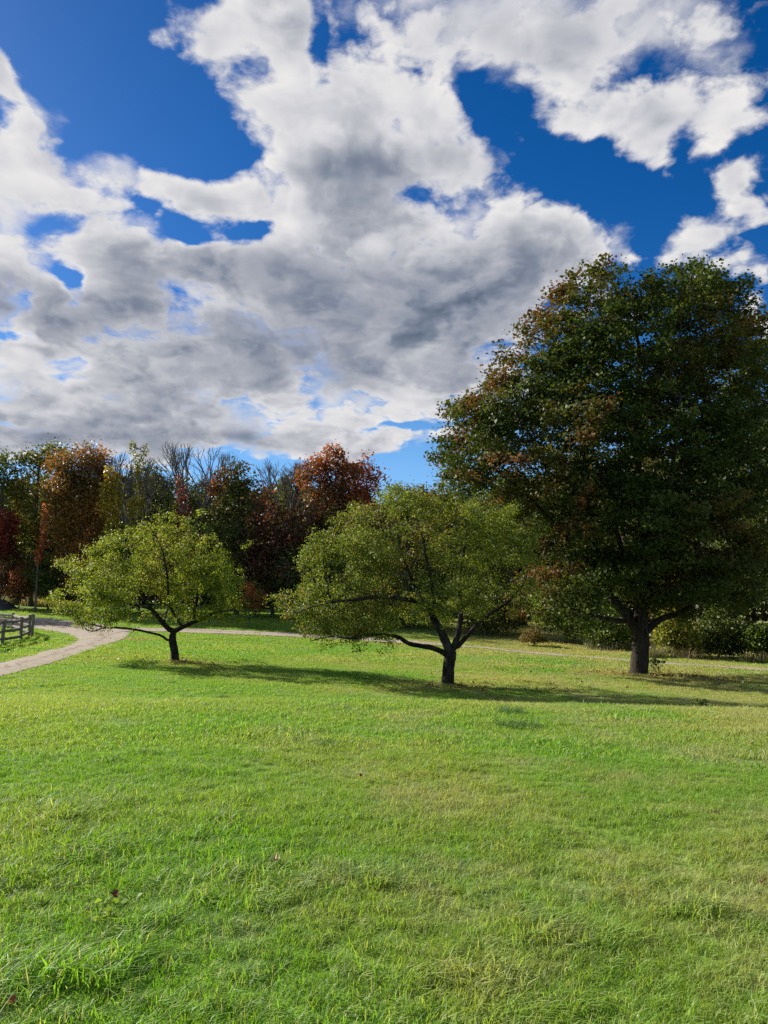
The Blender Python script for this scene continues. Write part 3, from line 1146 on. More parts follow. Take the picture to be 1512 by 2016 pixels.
def middle_apple():
    b, Y = B_MID, B_MID[1]
    trunk = [low(b)] + px_line([(881, 1348), (882, 1325), (884, 1305), (888, 1285)], Y)
    limbs = [
        [(884, 1296), (872, 1284), (850, 1275), (826, 1271), (802, 1266), (786, 1255), (760, 1250, -.2), (725, 1250, -.4), (690, 1258, -.6)],
        [(886, 1288), (878, 1265), (866, 1240), (852, 1216), (838, 1190, .2), (815, 1150, .4), (790, 1090, .6), (780, 1030, .7)],
        [(890, 1283), (900, 1255), (906, 1225), (908, 1195, .3), (905, 1150, .5), (912, 1090, .7), (925, 1030, .8)],
        [(896, 1280), (918, 1254), (944, 1226), (970, 1205, -.2), (1000, 1185, -.4), (1030, 1150, -.6)],
        [(852, 1216), (855, 1185, -.7), (850, 1150, -1.2), (840, 1100, -1.6), (830, 1050, -1.8)],
        [(870, 1246), (845, 1225, .8), (800, 1200, 1.5), (740, 1180, 1.9), (690, 1170, 2.0)],
        [(838, 1190), (800, 1180, -.5), (750, 1175, -.9), (700, 1180, -1.2), (650, 1185, -1.3)],
        [(908, 1200), (940, 1170, 1.0), (970, 1130, 1.6), (990, 1090, 1.8)],
    ]
    droop = [[(725, 1250, -.4), (690, 1262, -.6), (652, 1268, -.8), (630, 1276, -.9)], [(760, 1250, -.2), (730, 1262, -.5), (704, 1278, -.6)], [(690, 1258, -.6), (650, 1254, -.3), (612, 1262, 0)],
             [(700, 1180, -1.2), (650, 1215, -1.3), (606, 1244, -1.3)], [(690, 1170, 2.0), (640, 1210, 1.8), (600, 1230, 1.6)], [(786, 1255), (770, 1266, -.3), (756, 1282, -.4)],
             [(725, 1250, -.4), (700, 1240, -1.0), (668, 1244, -1.4), (640, 1256, -1.6)], [(650, 1185, -1.3), (600, 1200, -1.2), (566, 1216, -1.1)]]
    lines = [trunk] + [px_line(l, Y) for l in limbs + droop]
    lobes = px_lobes([(850, 1205, 120, 22, 1.0, .7), (960, 1205, 66, 24, 0, .7), (640, 1225, 60, 22, 0, .8), (770, 1065, 115, 92), (885, 1075, 120, 88), (700, 1120, 86, 80), (660, 1180, 80, 56), (985, 1105, 82, 84), (830, 1150, 150, 66),
                      (585, 1192, 42, 34, 0, .8), (1005, 1170, 62, 44), (700, 1222, 84, 36), (800, 990, 50, 30, 0, .8), (640, 1070, 12, 26, 0, 1.6), (700, 1010, 12, 22, .3, 1.4), (780, 962, 16, 14, .3, 1.4), (600, 1110, 14, 22, 0, 1.4), (545, 1185, 16, 14, 0, 1.4), (950, 985, 18, 18, 0, 1.2), (960, 1015, 60, 34, 0, .8), (620, 1090, 30, 36, 0, .7),
                      (680, 1040, 40, 36, 0, .7), (640, 1245, 60, 14, 0, .6), (720, 1258, 60, 14, 0, .6)], Y)
    lobes = lumpy([l[:4] + (min(2.1, l[3] * 1.3),) + l[5:] for l in lobes], np.random.default_rng(6), 6, .28, .5, .36)
    plant('apple_tree', 'larger old apple tree with dense rounded crown and forked trunk in the centre', 'tree', b, lines, lobes, 2300, 0.15, 1.2, 0.20,
          0.175, 0.0046, m_apple_bark, m_apple_leaf, P_APPLE_M, 27.0, 0.060, 0.095, 12, 'old apple trees on the lawn', lift=0.04, aspect=0.60, flare=0.35,
          limb_r=[(.088, .026), (.105, .024), (.095, .022), (.075, .022), (.045, .015), (.04, .015), (.035, .015), (.035, .015)], gap=.30, gap_sc=1.25, split=True, thin_below=b[2] + 1.30, wander=0.22, twig_leaf=0.007)


def big_maple():
    b, Y = B_MAPLE, B_MAPLE[1]
    trunk = [low(b, .35)] + px_line([(1258, 1326), (1260, 1295), (1261, 1262), (1262, 1235), (1264, 1200), (1266, 1150), (1268, 1090), (1262, 1020), (1258, 940), (1255, 850), (1256, 760), (1258, 680)], Y)
    limbs = [
        [(1254, 1245), (1240, 1222), (1222, 1198), (1206, 1178), (1190, 1150, .3), (1172, 1090, .6), (1162, 1000, .8), (1150, 900, 1.0), (1135, 800, 1.2)],
        [(1268, 1248), (1290, 1226), (1312, 1214), (1335, 1208), (1365, 1190, -.4), (1400, 1150, -.8), (1430, 1090, -1.2)],
        [(1264, 1200), (1285, 1150), (1312, 1090), (1338, 1020, .4), (1362, 940, .7), (1380, 850, 1.0), (1390, 760, 1.2)],
        [(1240, 1222), (1215, 1222, -.5), (1185, 1216, -.9), (1150, 1205, -1.3), (1110, 1195, -1.7)],
        [(1264, 1190), (1240, 1130, -.8), (1215, 1050, -1.6), (1190, 960, -2.2), (1160, 860, -2.6)],
        [(1266, 1150), (1290, 1080, -1.2), (1310, 990, -2.2), (1330, 880, -2.9), (1340, 780, -3.2)],
        [(1190, 1150), (1140, 1090), (1090, 1030, -.4), (1030, 970, -.8), (970, 920, -1.0)],
        [(1172, 1090), (1120, 1000, .8), (1070, 910, 1.4), (1030, 830, 1.6)],
        [(1266, 1160), (1300, 1110, 1.6), (1340, 1040, 2.6), (1390, 960, 3.2)],
        [(1312, 1090), (1370, 1030), (1430, 960, -.3), (1470, 890, -.5)],
        [(1262, 1210), (1250, 1160, 1.4), (1230, 1070, 2.6), (1220, 960, 3.4), (1215, 850, 3.8)],
    ]
    lines = [trunk] + [px_line(l, Y) for l in limbs]
    lobes = px_lobes([(1165, 625, 95, 86), (1110, 670, 90, 84), (1040, 750, 90, 84), (960, 830, 84, 76), (1290, 640, 115, 95), (1385, 640, 84, 96), (1430, 640, 60, 90), (1450, 760, 80, 110), (1470, 900, 70, 110), (1410, 590, 46, 50), (1340, 570, 60, 36, 0, .8), (1100, 730, 110, 100), (1230, 740, 150, 120), (1360, 790, 110, 130),
                      (1000, 830, 110, 85), (930, 885, 84, 64), (1000, 945, 130, 66), (1120, 880, 150, 130), (1260, 880, 170, 130), (1400, 940, 100, 130),
                      (1100, 1020, 130, 80), (1240, 1030, 170, 90), (1370, 1070, 120, 90), (1130, 1130, 100, 66), (1270, 1130, 130, 66), (1390, 1150, 110, 60),
                      (1140, 1200, 76, 36, -1, .8), (1060, 1180, 60, 40, -1, .7), (1440, 1120, 60, 70), (1080, 1215, 40, 18, -1, .5)], Y)
    lobes = lumpy([l[:4] + (min(5.2, l[3] * 1.7),) + l[5:] for l in lobes], np.random.default_rng(8), 4, .36, .45)
    plant('maple_tree', 'tall broad maple with dark green and bronze crown on the right', 'tree', b, lines, lobes, 3000, 0.30, 2.4, 0.40,
          0.32, 0.0085, m_maple_bark, m_maple_leaf, P_MAPLE, 66.0, 0.112, 0.22, 13, lift=0.03, aspect=0.95, flare=0.50, up=0.8,
          limb_r=[(.19, .05), (.13, .04), (.16, .04), (.10, .03), (.13, .03), (.13, .03), (.10, .03), (.10, .03), (.11, .03), (.09, .03), (.13, .03)],
          gap=.07, gap_sc=.8, tuft=True, drift=.75, split=True, wander=0.15, twig_leaf=0.014, flat=0.5, pal_scale=0.5)


left_apple()
middle_apple()
big_maple()

# ------------------------------------------------------------------ trees at the edge of the field
PG = [(.065, .100, .022, 3), (.095, .125, .028, 3), (.125, .130, .034, 2), (.17, .14, .034, .8)]
PO = [(.115, .135, .030, 3), (.165, .160, .032, 2), (.24, .19, .04, 1), (.18, .10, .03, 1)]
PB = [(.330, .145, .038, 3), (.250, .125, .036, 3), (.160, .115, .034, 2), (.10, .10, .028, 1.2)]
PR = [(.26, .035, .028, 2), (.150, .026, .022, 3), (.10, .03, .02, 2), (.30, .07, .03, 1)]
POR = [(.36, .110, .038, 3), (.27, .085, .034, 3), (.17, .080, .030, 2), (.10, .08, .026, 1.5)]
PY = [(.42, .29, .030, 3), (.30, .24, .035, 2), (.20, .20, .030, 2)]
PM = [(.125, .050, .036, 3), (.150, .056, .038, 2), (.115, .078, .036, 3), (.075, .090, .028, 3)]
PRG = [(.075, .100, .026, 4), (.105, .090, .030, 2), (.20, .065, .035, 2), (.32, .09, .04, 1)]
PYG = [(.30, .29, .04, 3), (.20, .22, .03, 3), (.12, .15, .025, 2)]
PBUSH = [(0.165, 0.143, 0.033, 3), (0.112, 0.112, 0.027, 3), (0.210, 0.112, 0.033, 2), (0.240, 0.210, 0.045, 1)]
EDGE = 'trees along the wood edge'


def edge_tree(name, label, u, Y, rows, pal, natt, per, seed, lsize=0.20, spread=0.34, r0=0.20, stem_top=None, lean=0.0, bark=None, up=0.4, group=EDGE, shell=0.5, gap=.26):
    b = at_base(u, Y)
    lobes = px_lobes(rows, Y)
    c = np.array([l[:3] for l in lobes])
    lobes = lumpy(lobes, np.random.default_rng(seed), 5, .42, .5)
    top = c[:, 2].max()
    cx = c[:, 0].mean()
    H = top - b[2]
    mid = b + np.array([lean * 0.4, 0, H * 0.35])
    end = np.array([b[0] * .5 + cx * .5, Y, b[2] + H * 0.9])
    lines = [[low(b), b + np.array([0, 0, .4]), mid, end]]
    plant(name, label, 'tree', b, lines, lobes, natt, 0.45, 4.0, 0.65, r0, 0.014, bark or m_wood_bark, m_far_leaf, pal, per * 3.0, lsize, spread * 1.05, seed,
          group, lift=0.12, aspect=0.75, flare=0.4, up=up, shell=shell, wander=0.2, twig_leaf=0.02, flat=0.8, pal_scale=0.4, gap=gap, gap_sc=.8)


edge_tree('green_tree', 'dark green tree with a thin reddish top at the far left edge', 2, 60,
          [(0, 985, 56, 60), (10, 925, 50, 34), (-40, 950, 40, 60), (20, 1060, 60, 50)], PG, 330, 9, 101)
edge_tree('green_tree', 'open-crowned dark green tree with sky showing through beside the russet dome', 66, 61,
          [(70, 905, 42, 26), (60, 960, 45, 40), (110, 895, 34, 24), (70, 1030, 50, 50)], PO, 270, 8, 102)
edge_tree('russet_tree', 'broad dome-shaped russet brown tree, the largest at the left of the wood', 158, 58,
          [(160, 918, 46, 40), (148, 965, 56, 50), (188, 962, 28, 52), (122, 985, 30, 44), (160, 1040, 56, 64)], PB, 900, 9.0, 103, lsize=.16, r0=.24, gap=.12)
edge_tree('green_tree', 'dense green tree between the bare trees and the russet dome', 262, 63,
          [(255, 1010, 50, 50), (300, 985, 46, 50), (330, 960, 36, 34), (280, 1060, 70, 50)], PG, 360, 9, 104)
edge_tree('green_tree', 'low dark green tree behind the red creeper', 395, 64,
          [(395, 975, 34, 34), (370, 1010, 50, 50), (420, 1000, 34, 40), (400, 1060, 60, 50)], PG, 300, 9, 105)
edge_tree('red_green_tree', 'dark tree with red-tipped pointed top left of the orange tree', 468, 58,
          [(465, 920, 22, 26), (455, 965, 40, 36), (490, 985, 40, 50), (450, 1030, 56, 46), (500, 1060, 60, 60), (470, 1110, 70, 50)], PRG, 560, 9, 106)
edge_tree('green_tree', 'narrow dark evergreen tree rising behind the maroon shrubs', 566, 66,
          [(568, 955, 22, 26), (566, 1000, 30, 40), (570, 1050, 40, 40)], PG, 200, 10, 107)
edge_tree('orange_tree', 'bright orange-red tree against the blue sky', 668, 57,
          [(660, 905, 34, 26), (625, 935, 36, 30), (640, 975, 44, 30), (690, 945, 40, 34), (725, 925, 26, 22), (735, 955, 18, 14), (690, 990, 40, 30)], POR, 420, 9, 108, lsize=.19)
edge_tree('maroon_tree', 'dark maroon tree below the orange tree', 620, 56,
          [(560, 1030, 60, 40), (640, 1040, 60, 46), (600, 1100, 90, 50), (690, 1060, 46, 50), (530, 1100, 50, 60)], PM, 520, 10, 109)
edge_tree('olive_tree', 'olive-brown tree top showing above the centre apple tree', 800, 60,
          [(800, 990, 60, 30), (760, 1020, 50, 40), (850, 1000, 50, 40), (800, 1080, 90, 60)], PO, 420, 8, 110)
edge_tree('green_tree', 'green tree behind the apple tree, left of the maple trunk', 930, 61,
          [(930, 1010, 80, 60), (980, 1080, 80, 60), (900, 1110, 80, 50), (1040, 1030, 60, 60)], PG, 420, 9, 111)
edge_tree('yellow_green_tree', 'sunlit yellow-green tree seen through the maple crown', 1130, 62,
          [(1130, 980, 90, 70), (1190, 1060, 80, 70), (1090, 1090, 80, 60), (1150, 1150, 80, 40)], PO, 480, 8, 112)
edge_tree('green_tree', 'tall green tree behind the maple trunk', 1302, 61,
          [(1310, 940, 90, 80), (1270, 1040, 80, 70), (1370, 1020, 80, 80), (1310, 1120, 90, 50)], PO, 520, 8, 113)
edge_tree('green_tree', 'green tree with visible grey trunk right of the maple', 1376, 43,
          [(1400, 960, 90, 90), (1450, 1050, 80, 80), (1380, 1120, 90, 60), (1470, 930, 60, 80)], PG, 520, 9, 114, r0=.26, bark=m_grey_bark)
edge_tree('dark_tree', 'tall dark tree cut off by the right edge of the picture', 1592, 37,
          [(1545, 710, 74, 84), (1510, 700, 50, 70), (1490, 800, 70, 110), (1560, 840, 90, 100), (1620, 820, 90, 120), (1510, 960, 90, 100), (1600, 980, 110, 120), (1490, 1080, 80, 80), (1580, 1120, 120, 80), (1650, 700, 90, 90)],
          [(.050, .080, .018, 3), (.07, .095, .02, 3), (.09, .10, .025, 2)], 1300, 12, 115, lsize=.16, spread=.30, r0=.34, group=None, gap=.10)
S_ = on_ground(70, 1226)
T_ = S_ + np.array([to_sun.x, to_sun.y, 0]) / to_sun.z * 7.2
U_, V_ = CU + F * T_[0] / T_[1], VH - F * 5.6 / T_[1]
edge_tree('shade_tree', 'tree standing left of the picture beyond the fence, its shade falling on the drive', U_, T_[1],
          [(U_, V_, 70, 28), (U_ - 60, V_ + 6, 60, 36), (U_ + 44, V_ + 12, 36, 18)], PG, 340, 10, 116, group=None)


# bare trees
def bare_tree(label, u, Y, vtop, seed, r0=0.13, spread=0.30, first=0.40, stems=3):
    """leafless crown: stems that fork again and again at narrow angles and all strive upwards"""
    g = np.random.default_rng(seed)
    b = at_base(u, Y)
    H = pix(u, vtop, Y)[2] - b[2]
    pos, par = [low(b)], [-1]

    def run(frm, d, length, nseg):
        cur = frm
        for k in range(nseg):
            d = unit(d + g.normal(size=3) * .07 + np.array([0, 0, .05]))
            pos.append(pos[cur] + d * length / nseg)
            par.append(cur)
            cur = len(pos) - 1
        return cur, d
    t0, d0 = run(0, np.array([g.normal() * .03, 0, 1.0]), H * first, 8)
    todo = []
    for k in range(stems):
        a = 2 * math.pi * (k + g.random() * .6) / stems
        todo.append((max(2, t0 - int(g.integers(0, 3))), unit(np.array([math.cos(a) * spread, math.sin(a) * spread, 1.0])), H * (1 - first) * .305, 0))
    while todo:
        frm, d, ln, dep = todo.pop()
        e, d2 = run(frm, d, ln * (.8 + .4 * g.random()), 3)
        if dep >= 5:
            continue
        for k in range(2 if g.random() < .62 else 3):
            nd = unit(d2 + g.normal(size=3) * (.20 + .03 * dep) + np.array([0, 0, .06]))
            todo.append((e, nd, ln * .74, dep + 1))
    pos, par = np.array(pos), np.array(par)
    # parents come first in the list
    rad, tips = radii(par, r0, 0.0125)
    root = thing('bare_tree', label, 'tree', b, 'leafless trees in the wood edge')
    parts = tubes(pos, par, rad, tips, np.zeros(len(pos), int), flare=.3, seed=seed)
    V, Q = parts[0]
    link('trunk', raw_mesh('trunk', V - b, Q, 4, smooth=True), m_grey_bark, root)


bare_tree('leafless grey tree with fan of twigs just right of the russet dome', 236, 60, 880, 131, .15, .34, .42, 4)
bare_tree('leafless tree wrapped in yellow-green creeper, centre of the bare group', 276, 60, 876, 132, .14, .26, .45, 3)
bare_tree('largest leafless tree, its wide fan of branches bare above the red creeper', 362, 59, 872, 133, .19, .42, .45, 5)
bare_tree('thin leafless tree left of the red-tipped tree', 424, 61, 895, 134, .10, .20, .5, 2)
bare_tree('leafless tree with spreading branches left of the orange tree', 538, 60, 884, 135, .15, .36, .45, 4)
bare_tree('slim leafless tree close beside the orange tree', 592, 61, 882, 136, .13, .24, .45, 3)
bare_tree('small leafless tree between the bare group and the largest leafless tree', 312, 62, 890, 137, .11, .28, .5, 3)


# creepers on trunks
def creeper(name, label, rows, Y, pal, n, lsize, seed):
    g = np.random.default_rng(seed)
    lobes = px_lobes(rows, Y)
    lobes = [l[:4] + (max(0.35, l[3] * 0.8),) + l[5:] for l in lobes]
    u0 = rows[-1][0]
    b = at_base(u0, Y)
    root = thing(name, label, 'creeper', b, 'creepers climbing the wood edge')
    C = sample_lobes(lobes, n, g, .3) + g.normal(size=(n, 3)) * 0.10
    nrm = unit(g.normal(size=C.shape) * .8 + np.array([-.5, -.3, .3]))
    sz = lsize * np.clip(1 + .25 * g.normal(size=n), .5, 1.6)
    V, Fq = leaf_quads(C - b, nrm, sz, .85, g)
    me = raw_mesh('foliage', V, Fq, 4)
    face_colours(me, palette_pick(pal, C, g, .8))
    link('foliage', me, m_far_leaf, root)
    # woody stem it climbs
    top = max(l[2] + l[5] for l in lobes)
    ct = np.array([l[:3] for l in lobes])
    ct = ct[np.argsort(ct[:, 2])]
    pts = resample(np.vstack([low(b), b + [0, 0, .5], ct]), .5)
    par = np.arange(-1, len(pts) - 1)
    parts = tubes(pts, par, np.linspace(.09, .03, len(pts)), np.ones(len(pts)), np.zeros(len(pts), int), seed=seed)
    V, Q = parts[0]
    link('stem', raw_mesh('stem', V - b, Q, 4, smooth=True), m_wood_bark, root)
    return root


creeper('red_creeper', 'salmon-red creeper climbing a trunk in front of the russet dome', [(90, 1005, 7, 18), (87, 1040, 7, 22), (84, 1070, 8, 16), (76, 1095, 8, 16)], 54.6,
        [(.34, .075, .04, 3), (.40, .15, .05, 2), (.30, .16, .04, 1)], 420, .17, 141)
creeper('yellow_creeper', 'bright yellow creeper column beside the russet dome', [(215, 935, 11, 20), (210, 970, 12, 26), (206, 1000, 12, 18), (228, 960, 10, 34), (226, 990, 13, 22), (222, 1030, 12, 24), (214, 1050, 10, 20)], 54.6, PY, 1700, .18, 142)
creeper('yellow_creeper', 'small yellow leaf patch low between the bare trees', [(264, 992, 16, 12), (258, 1010, 10, 10), (260, 1040, 8, 16)], 54.6, PY, 420, .17, 143)
creeper('yellow_creeper', 'pale yellow-green creeper high up a leafless trunk', [(262, 880, 6, 16), (270, 915, 8, 24), (284, 890, 7, 20), (272, 945, 10, 22), (278, 1000, 8, 30)], 58.2, PYG, 800, .15, 144)
creeper('red_creeper', 'deep crimson creeper hanging under the largest leafless tree', [(352, 945, 6, 14), (358, 975, 12, 24), (364, 1005, 13, 22), (350, 1020, 10, 20), (360, 1050, 8, 20)], 54.8, [(.26, .04, .032, 3), (.17, .03, .026, 3), (.10, .05, .03, 2)], 620, .16, 145)


# ------------------------------------------------------------------ shrubs
def shrub(name, label, u, Y, rows, pal, natt, per, seed, lsize=.16, spread=.22, r0=.05, group='undergrowth along the wood edge', step=.3, kill=.4, base=None, mat=None, up=.4):
    b = at_base(u, Y) if base is None else base
    g = np.random.default_rng(seed)
    lobes = px_lobes(rows, Y)
    c = np.array([l[:3] for l in lobes])
    lines = [[low(b, .15), b + np.array([0, 0, .15]), b * .7 + c[0] * .3 + np.array([0, 0, .1])]]
    for k in range(min(4, len(c))):
        lines.append([b + g.normal(size=3) * [.1, .1, 0], b * .5 + c[k] * .5 + g.normal(size=3) * .15, c[k]])
    return plant(name, label, 'shrub', b, lines, lobes, natt, step, 3.0, kill, r0, .007, m_wood_bark, mat or m_far_leaf, pal, per * 1.7, lsize, spread, seed, group,
                 lift=.1, aspect=.7, flare=.1, up=up, stem='stem', crown='foliage', twig_leaf=.02, pal_scale=.6)


SHRUBS = [
    ('red_shrub', 'red-leaved shrub at the left edge under the dark tree', 6, 57, [(10, 1022, 26, 20), (0, 1060, 34, 34)], PR, 160, 9),
    ('dark_shrub', 'dark thicket below the red-leaved shrub at the left edge', 0, 58, [(0, 1110, 50, 40), (40, 1140, 40, 36), (-30, 1150, 50, 30)], PM, 240, 9),
    ('orange_shrub', 'dull orange shrub low behind the meadow grass', 42, 56.5, [(42, 1140, 16, 18), (38, 1165, 20, 16)], POR, 90, 8),
    ('dark_shrub', 'dark green thicket below the salmon-red creeper', 100, 57, [(95, 1125, 46, 44), (120, 1160, 40, 26)], PG, 240, 9),
    ('brown_shrub', 'brown-leaved thicket below the russet dome', 165, 56.5, [(160, 1105, 50, 40), (180, 1150, 50, 34)], PB, 240, 8),
    ('green_shrub', 'green thicket behind the smaller apple tree', 250, 56.5, [(240, 1080, 46, 44), (280, 1130, 50, 46), (230, 1150, 44, 34)], PG, 260, 9),
    ('dark_shrub', 'dark thicket under the crimson creeper', 345, 56.5, [(340, 1080, 46, 50), (370, 1140, 50, 44), (310, 1150, 44, 34)], PM, 260, 9),
    ('green_shrub', 'green leafy shrub under the red-tipped tree', 430, 56, [(425, 1070, 40, 46), (440, 1130, 50, 46), (410, 1160, 40, 30)], PG, 260, 9),
    ('brown_shrub', 'brown shrub standing out against the dark hollow', 505, 55.5, [(505, 1075, 34, 24), (500, 1120, 40, 40), (510, 1165, 40, 26)], PM, 220, 9),
    ('dark_shrub', 'dark shrub in the hollow between the two apple trees', 575, 55.5, [(570, 1120, 40, 50), (600, 1160, 46, 34), (545, 1170, 36, 24)], PG, 260, 10),
    ('dark_shrub', 'dark shrub at the left flank of the centre apple tree', 665, 54.5, [(660, 1120, 50, 50), (690, 1165, 56, 34), (640, 1180, 40, 20)], PG, 260, 10),
    ('dark_shrub', 'dark undergrowth behind the centre apple trunk', 800, 52, [(780, 1165, 70, 46), (850, 1180, 70, 40), (820, 1210, 80, 16)], PG, 300, 9),
    ('dark_shrub', 'dark undergrowth left of the olive bush', 960, 49.5, [(940, 1180, 60, 46), (1000, 1190, 60, 44), (970, 1225, 70, 16)], PG, 300, 9),
    ('green_shrub', 'broad bright green shrub behind the olive bush', 1120, 46, [(1100, 1190, 60, 44), (1160, 1205, 60, 40), (1130, 1235, 60, 16)], [(.15, .21, .035, 3), (.20, .25, .045, 2), (.11, .16, .03, 2)], 280, 9),
    ('yellow_green_shrub', 'bright yellow-green shrub right behind the maple trunk', 1325, 40.5, [(1320, 1230, 26, 34), (1345, 1255, 30, 32), (1312, 1262, 20, 24)], PYG, 200, 9),
    ('green_shrub', 'dark thicket right of the grey trunk', 1425, 41, [(1420, 1235, 46, 44), (1450, 1270, 30, 24), (1395, 1270, 30, 24)], PG, 260, 9),
    ('green_shrub', 'sunlit green shrub at the right edge beyond the path', 1496, 39.5, [(1492, 1255, 24, 24), (1520, 1270, 34, 34)], [(.10, .16, .02, 3), (.15, .19, .03, 2), (.07, .11, .02, 2)], 170, 9),
    ('green_shrub', 'green shrub between the olive bush and the maple trunk', 1215, 44, [(1205, 1235, 36, 30), (1235, 1255, 30, 20), (1180, 1250, 30, 16)], [(.15, .21, .035, 3), (.20, .25, .045, 2), (.11, .16, .03, 2)], 180, 8),
]
for k, (nm, lab, u, Y, rows, pal, na, per) in enumerate(SHRUBS):
    shrub(nm, lab, u, Y, rows, pal, na, per, 200 + k)

bb = on_ground(1050, 1272)
shrub('olive_bush', 'low rounded olive-brown bush alone on the grass beyond the path', 1050, bb[1], [(1048, 1256, 24, 12), (1062, 1262, 18, 9), (1036, 1262, 16, 9), (1050, 1246, 14, 8)],
      PBUSH, 260, 7, 231, lsize=.07, spread=.07, r0=.03, group=None, step=.12, kill=.16, base=bb)
yb = on_ground(490, 1236)
Ys = yb[1]
plant('young_tree', 'young tree with thin straight trunk and orange-red leaf tips behind the apple tree', 'tree', yb,
      [[low(yb, .15), yb + np.array([0, 0, .4]), pix(490, 1212, Ys), pix(489, 1180, Ys), pix(486, 1150, Ys)]],
      px_lobes([(490, 1165, 20, 24), (505, 1180, 22, 20), (478, 1190, 20, 16), (480, 1150, 8, 14)], Ys), 160, .14, 2.0, .2, .035, .005, m_wood_bark, m_far_leaf,
      [(.12, .15, .026, 3), (.17, .17, .03, 2), (.48, .12, .045, 3), (.38, .07, .04, 2)], 10, .095, .10, 241, None, aspect=.6, flare=.1, twig_leaf=.012, pal_scale=1.2)
sb = on_ground(421, 1238)
Ys = sb[1]
plant('bare_sapling', 'small spreading leafless sapling at the path edge', 'tree', sb,
      [[low(sb, .15), sb + np.array([0, 0, .15]), pix(421, 1226, Ys)], [pix(421, 1226, Ys), pix(412, 1217, Ys), pix(400, 1213, Ys)], [pix(421, 1226, Ys), pix(436, 1220, Ys), pix(460, 1213, Ys)]],
      px_lobes([(408, 1214, 14, 5), (440, 1216, 26, 7), (462, 1218, 16, 6)], Ys), 60, .16, 2.0, .2, .035, .007, m_wood_bark, None, None, 0, 0, 0, 242, None, flare=.1)


# ------------------------------------------------------------------ deep wood behind the edge, one mass
def deep_wood():
    g = np.random.default_rng(55)
    C, col = [], []
    segs = [(-160, 250, 74, 955), (250, 620, 74, 965), (560, 800, 72, 985), (720, 1000, 76, 985), (950, 1300, 76, 950), (1250, 1800, 74, 900)]
    for (u0, u1, Y, vt) in segs:
        n = 13000
        u = u0 + (u1 - u0) * g.random(n)
        Yd = Y + 10 * g.random(n)
        bx = (u - CU) / F * Yd
        bz = ground_z(bx, Yd)
        topz = EYE + (VH - vt) / F * Yd * 1.02
        hgt = (topz - bz) * (0.72 + 0.5 * fbm(u * .02 + 3, Yd * .2, 3))
        z = bz + hgt * g.random(n) ** 0.8
        C.append(np.stack([bx, Yd, z], 1))
    C = np.vstack(C)
    n = len(C)
    nrm = unit(g.normal(size=C.shape) + np.array([0, 0, .3]))
    V, Fq = leaf_quads(C, nrm, .75 * (0.6 + .8 * g.random(n)), .8, g)
    me = raw_mesh('deep_wood', V, Fq, 4)
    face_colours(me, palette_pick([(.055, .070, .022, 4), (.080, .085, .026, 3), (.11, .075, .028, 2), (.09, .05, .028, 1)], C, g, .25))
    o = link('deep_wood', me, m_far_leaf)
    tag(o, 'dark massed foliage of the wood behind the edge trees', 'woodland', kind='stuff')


deep_wood()
print('leaves', TOTAL_LEAVES)

# ------------------------------------------------------------------ split-rail fence
m_rail, N, out = new_mat('weathered_wood')
tcn = N.node('ShaderNodeTexCoord')
n = N.noise(N.vm('MULTIPLY', tcn.outputs['Object'], (2.0, 22.0, 22.0)), 3.0, 5.0, 0.6)
c = N.mix(N.ss(n, .35, .65), (0.09, 0.078, 0.065, 1), (0.26, 0.23, 0.195, 1))
m_rail.node_tree.links.new(principled(N, c, .85, .2, bump(N, n, .7, .01)), out.inputs[0])


def hewn_bar(name, p, q, w, h, parent, origin, g, segs=7, sag=0.0, taper=True):
    """a split log: uneven rounded-square section, pinched at the ends"""
    p, q = np.asarray(p, float), np.asarray(q, float)
    d = unit(q - p)
    L = float(np.linalg.norm(q - p))
    side = np.cross(d, [0, 0, 1.0])
    side = unit(side) if np.linalg.norm(side) > .1 else np.array([1.0, 0, 0])
    upv = np.cross(side, d)
    shape = np.array([(1, .55), (.7, 1), (-.6, .95), (-1, .5), (-.95, -.6), (-.5, -1), (.65, -.95), (1, -.5)])
    shape = shape * (1 + .10 * g.normal(size=shape.shape))
    V = []
    for k in range(segs + 1):
        t = k / segs
        f = 1 - (.35 * (abs(2 * t - 1) ** 6) if taper else 0)
        o = p + (q - p) * t + side * g.normal() * .012 + np.array([0, 0, -sag * 4 * t * (1 - t) + g.normal() * .010])
        for (a, b) in shape:
            V.append(o + side * a * w * .5 * f * (1 + .05 * g.normal()) + upv * b * h * .5 * f * (1 + .05 * g.normal()))
    me = bpy.data.meshes.new(name)
    F_ = []
    for k in range(segs):
        for a in range(8):
            b = (a + 1) % 8
            F_.append((k * 8 + a, k * 8 + b, k * 8 + 8 + b, k * 8 + 8 + a))
    F_.append(tuple(range(7, -1, -1)))
    F_.append(tuple(segs * 8 + a for a in range(8)))
    me.from_pydata([tuple(v - origin) for v in V], [], F_)
    me.update()
    return link(name, me, m_rail, parent)


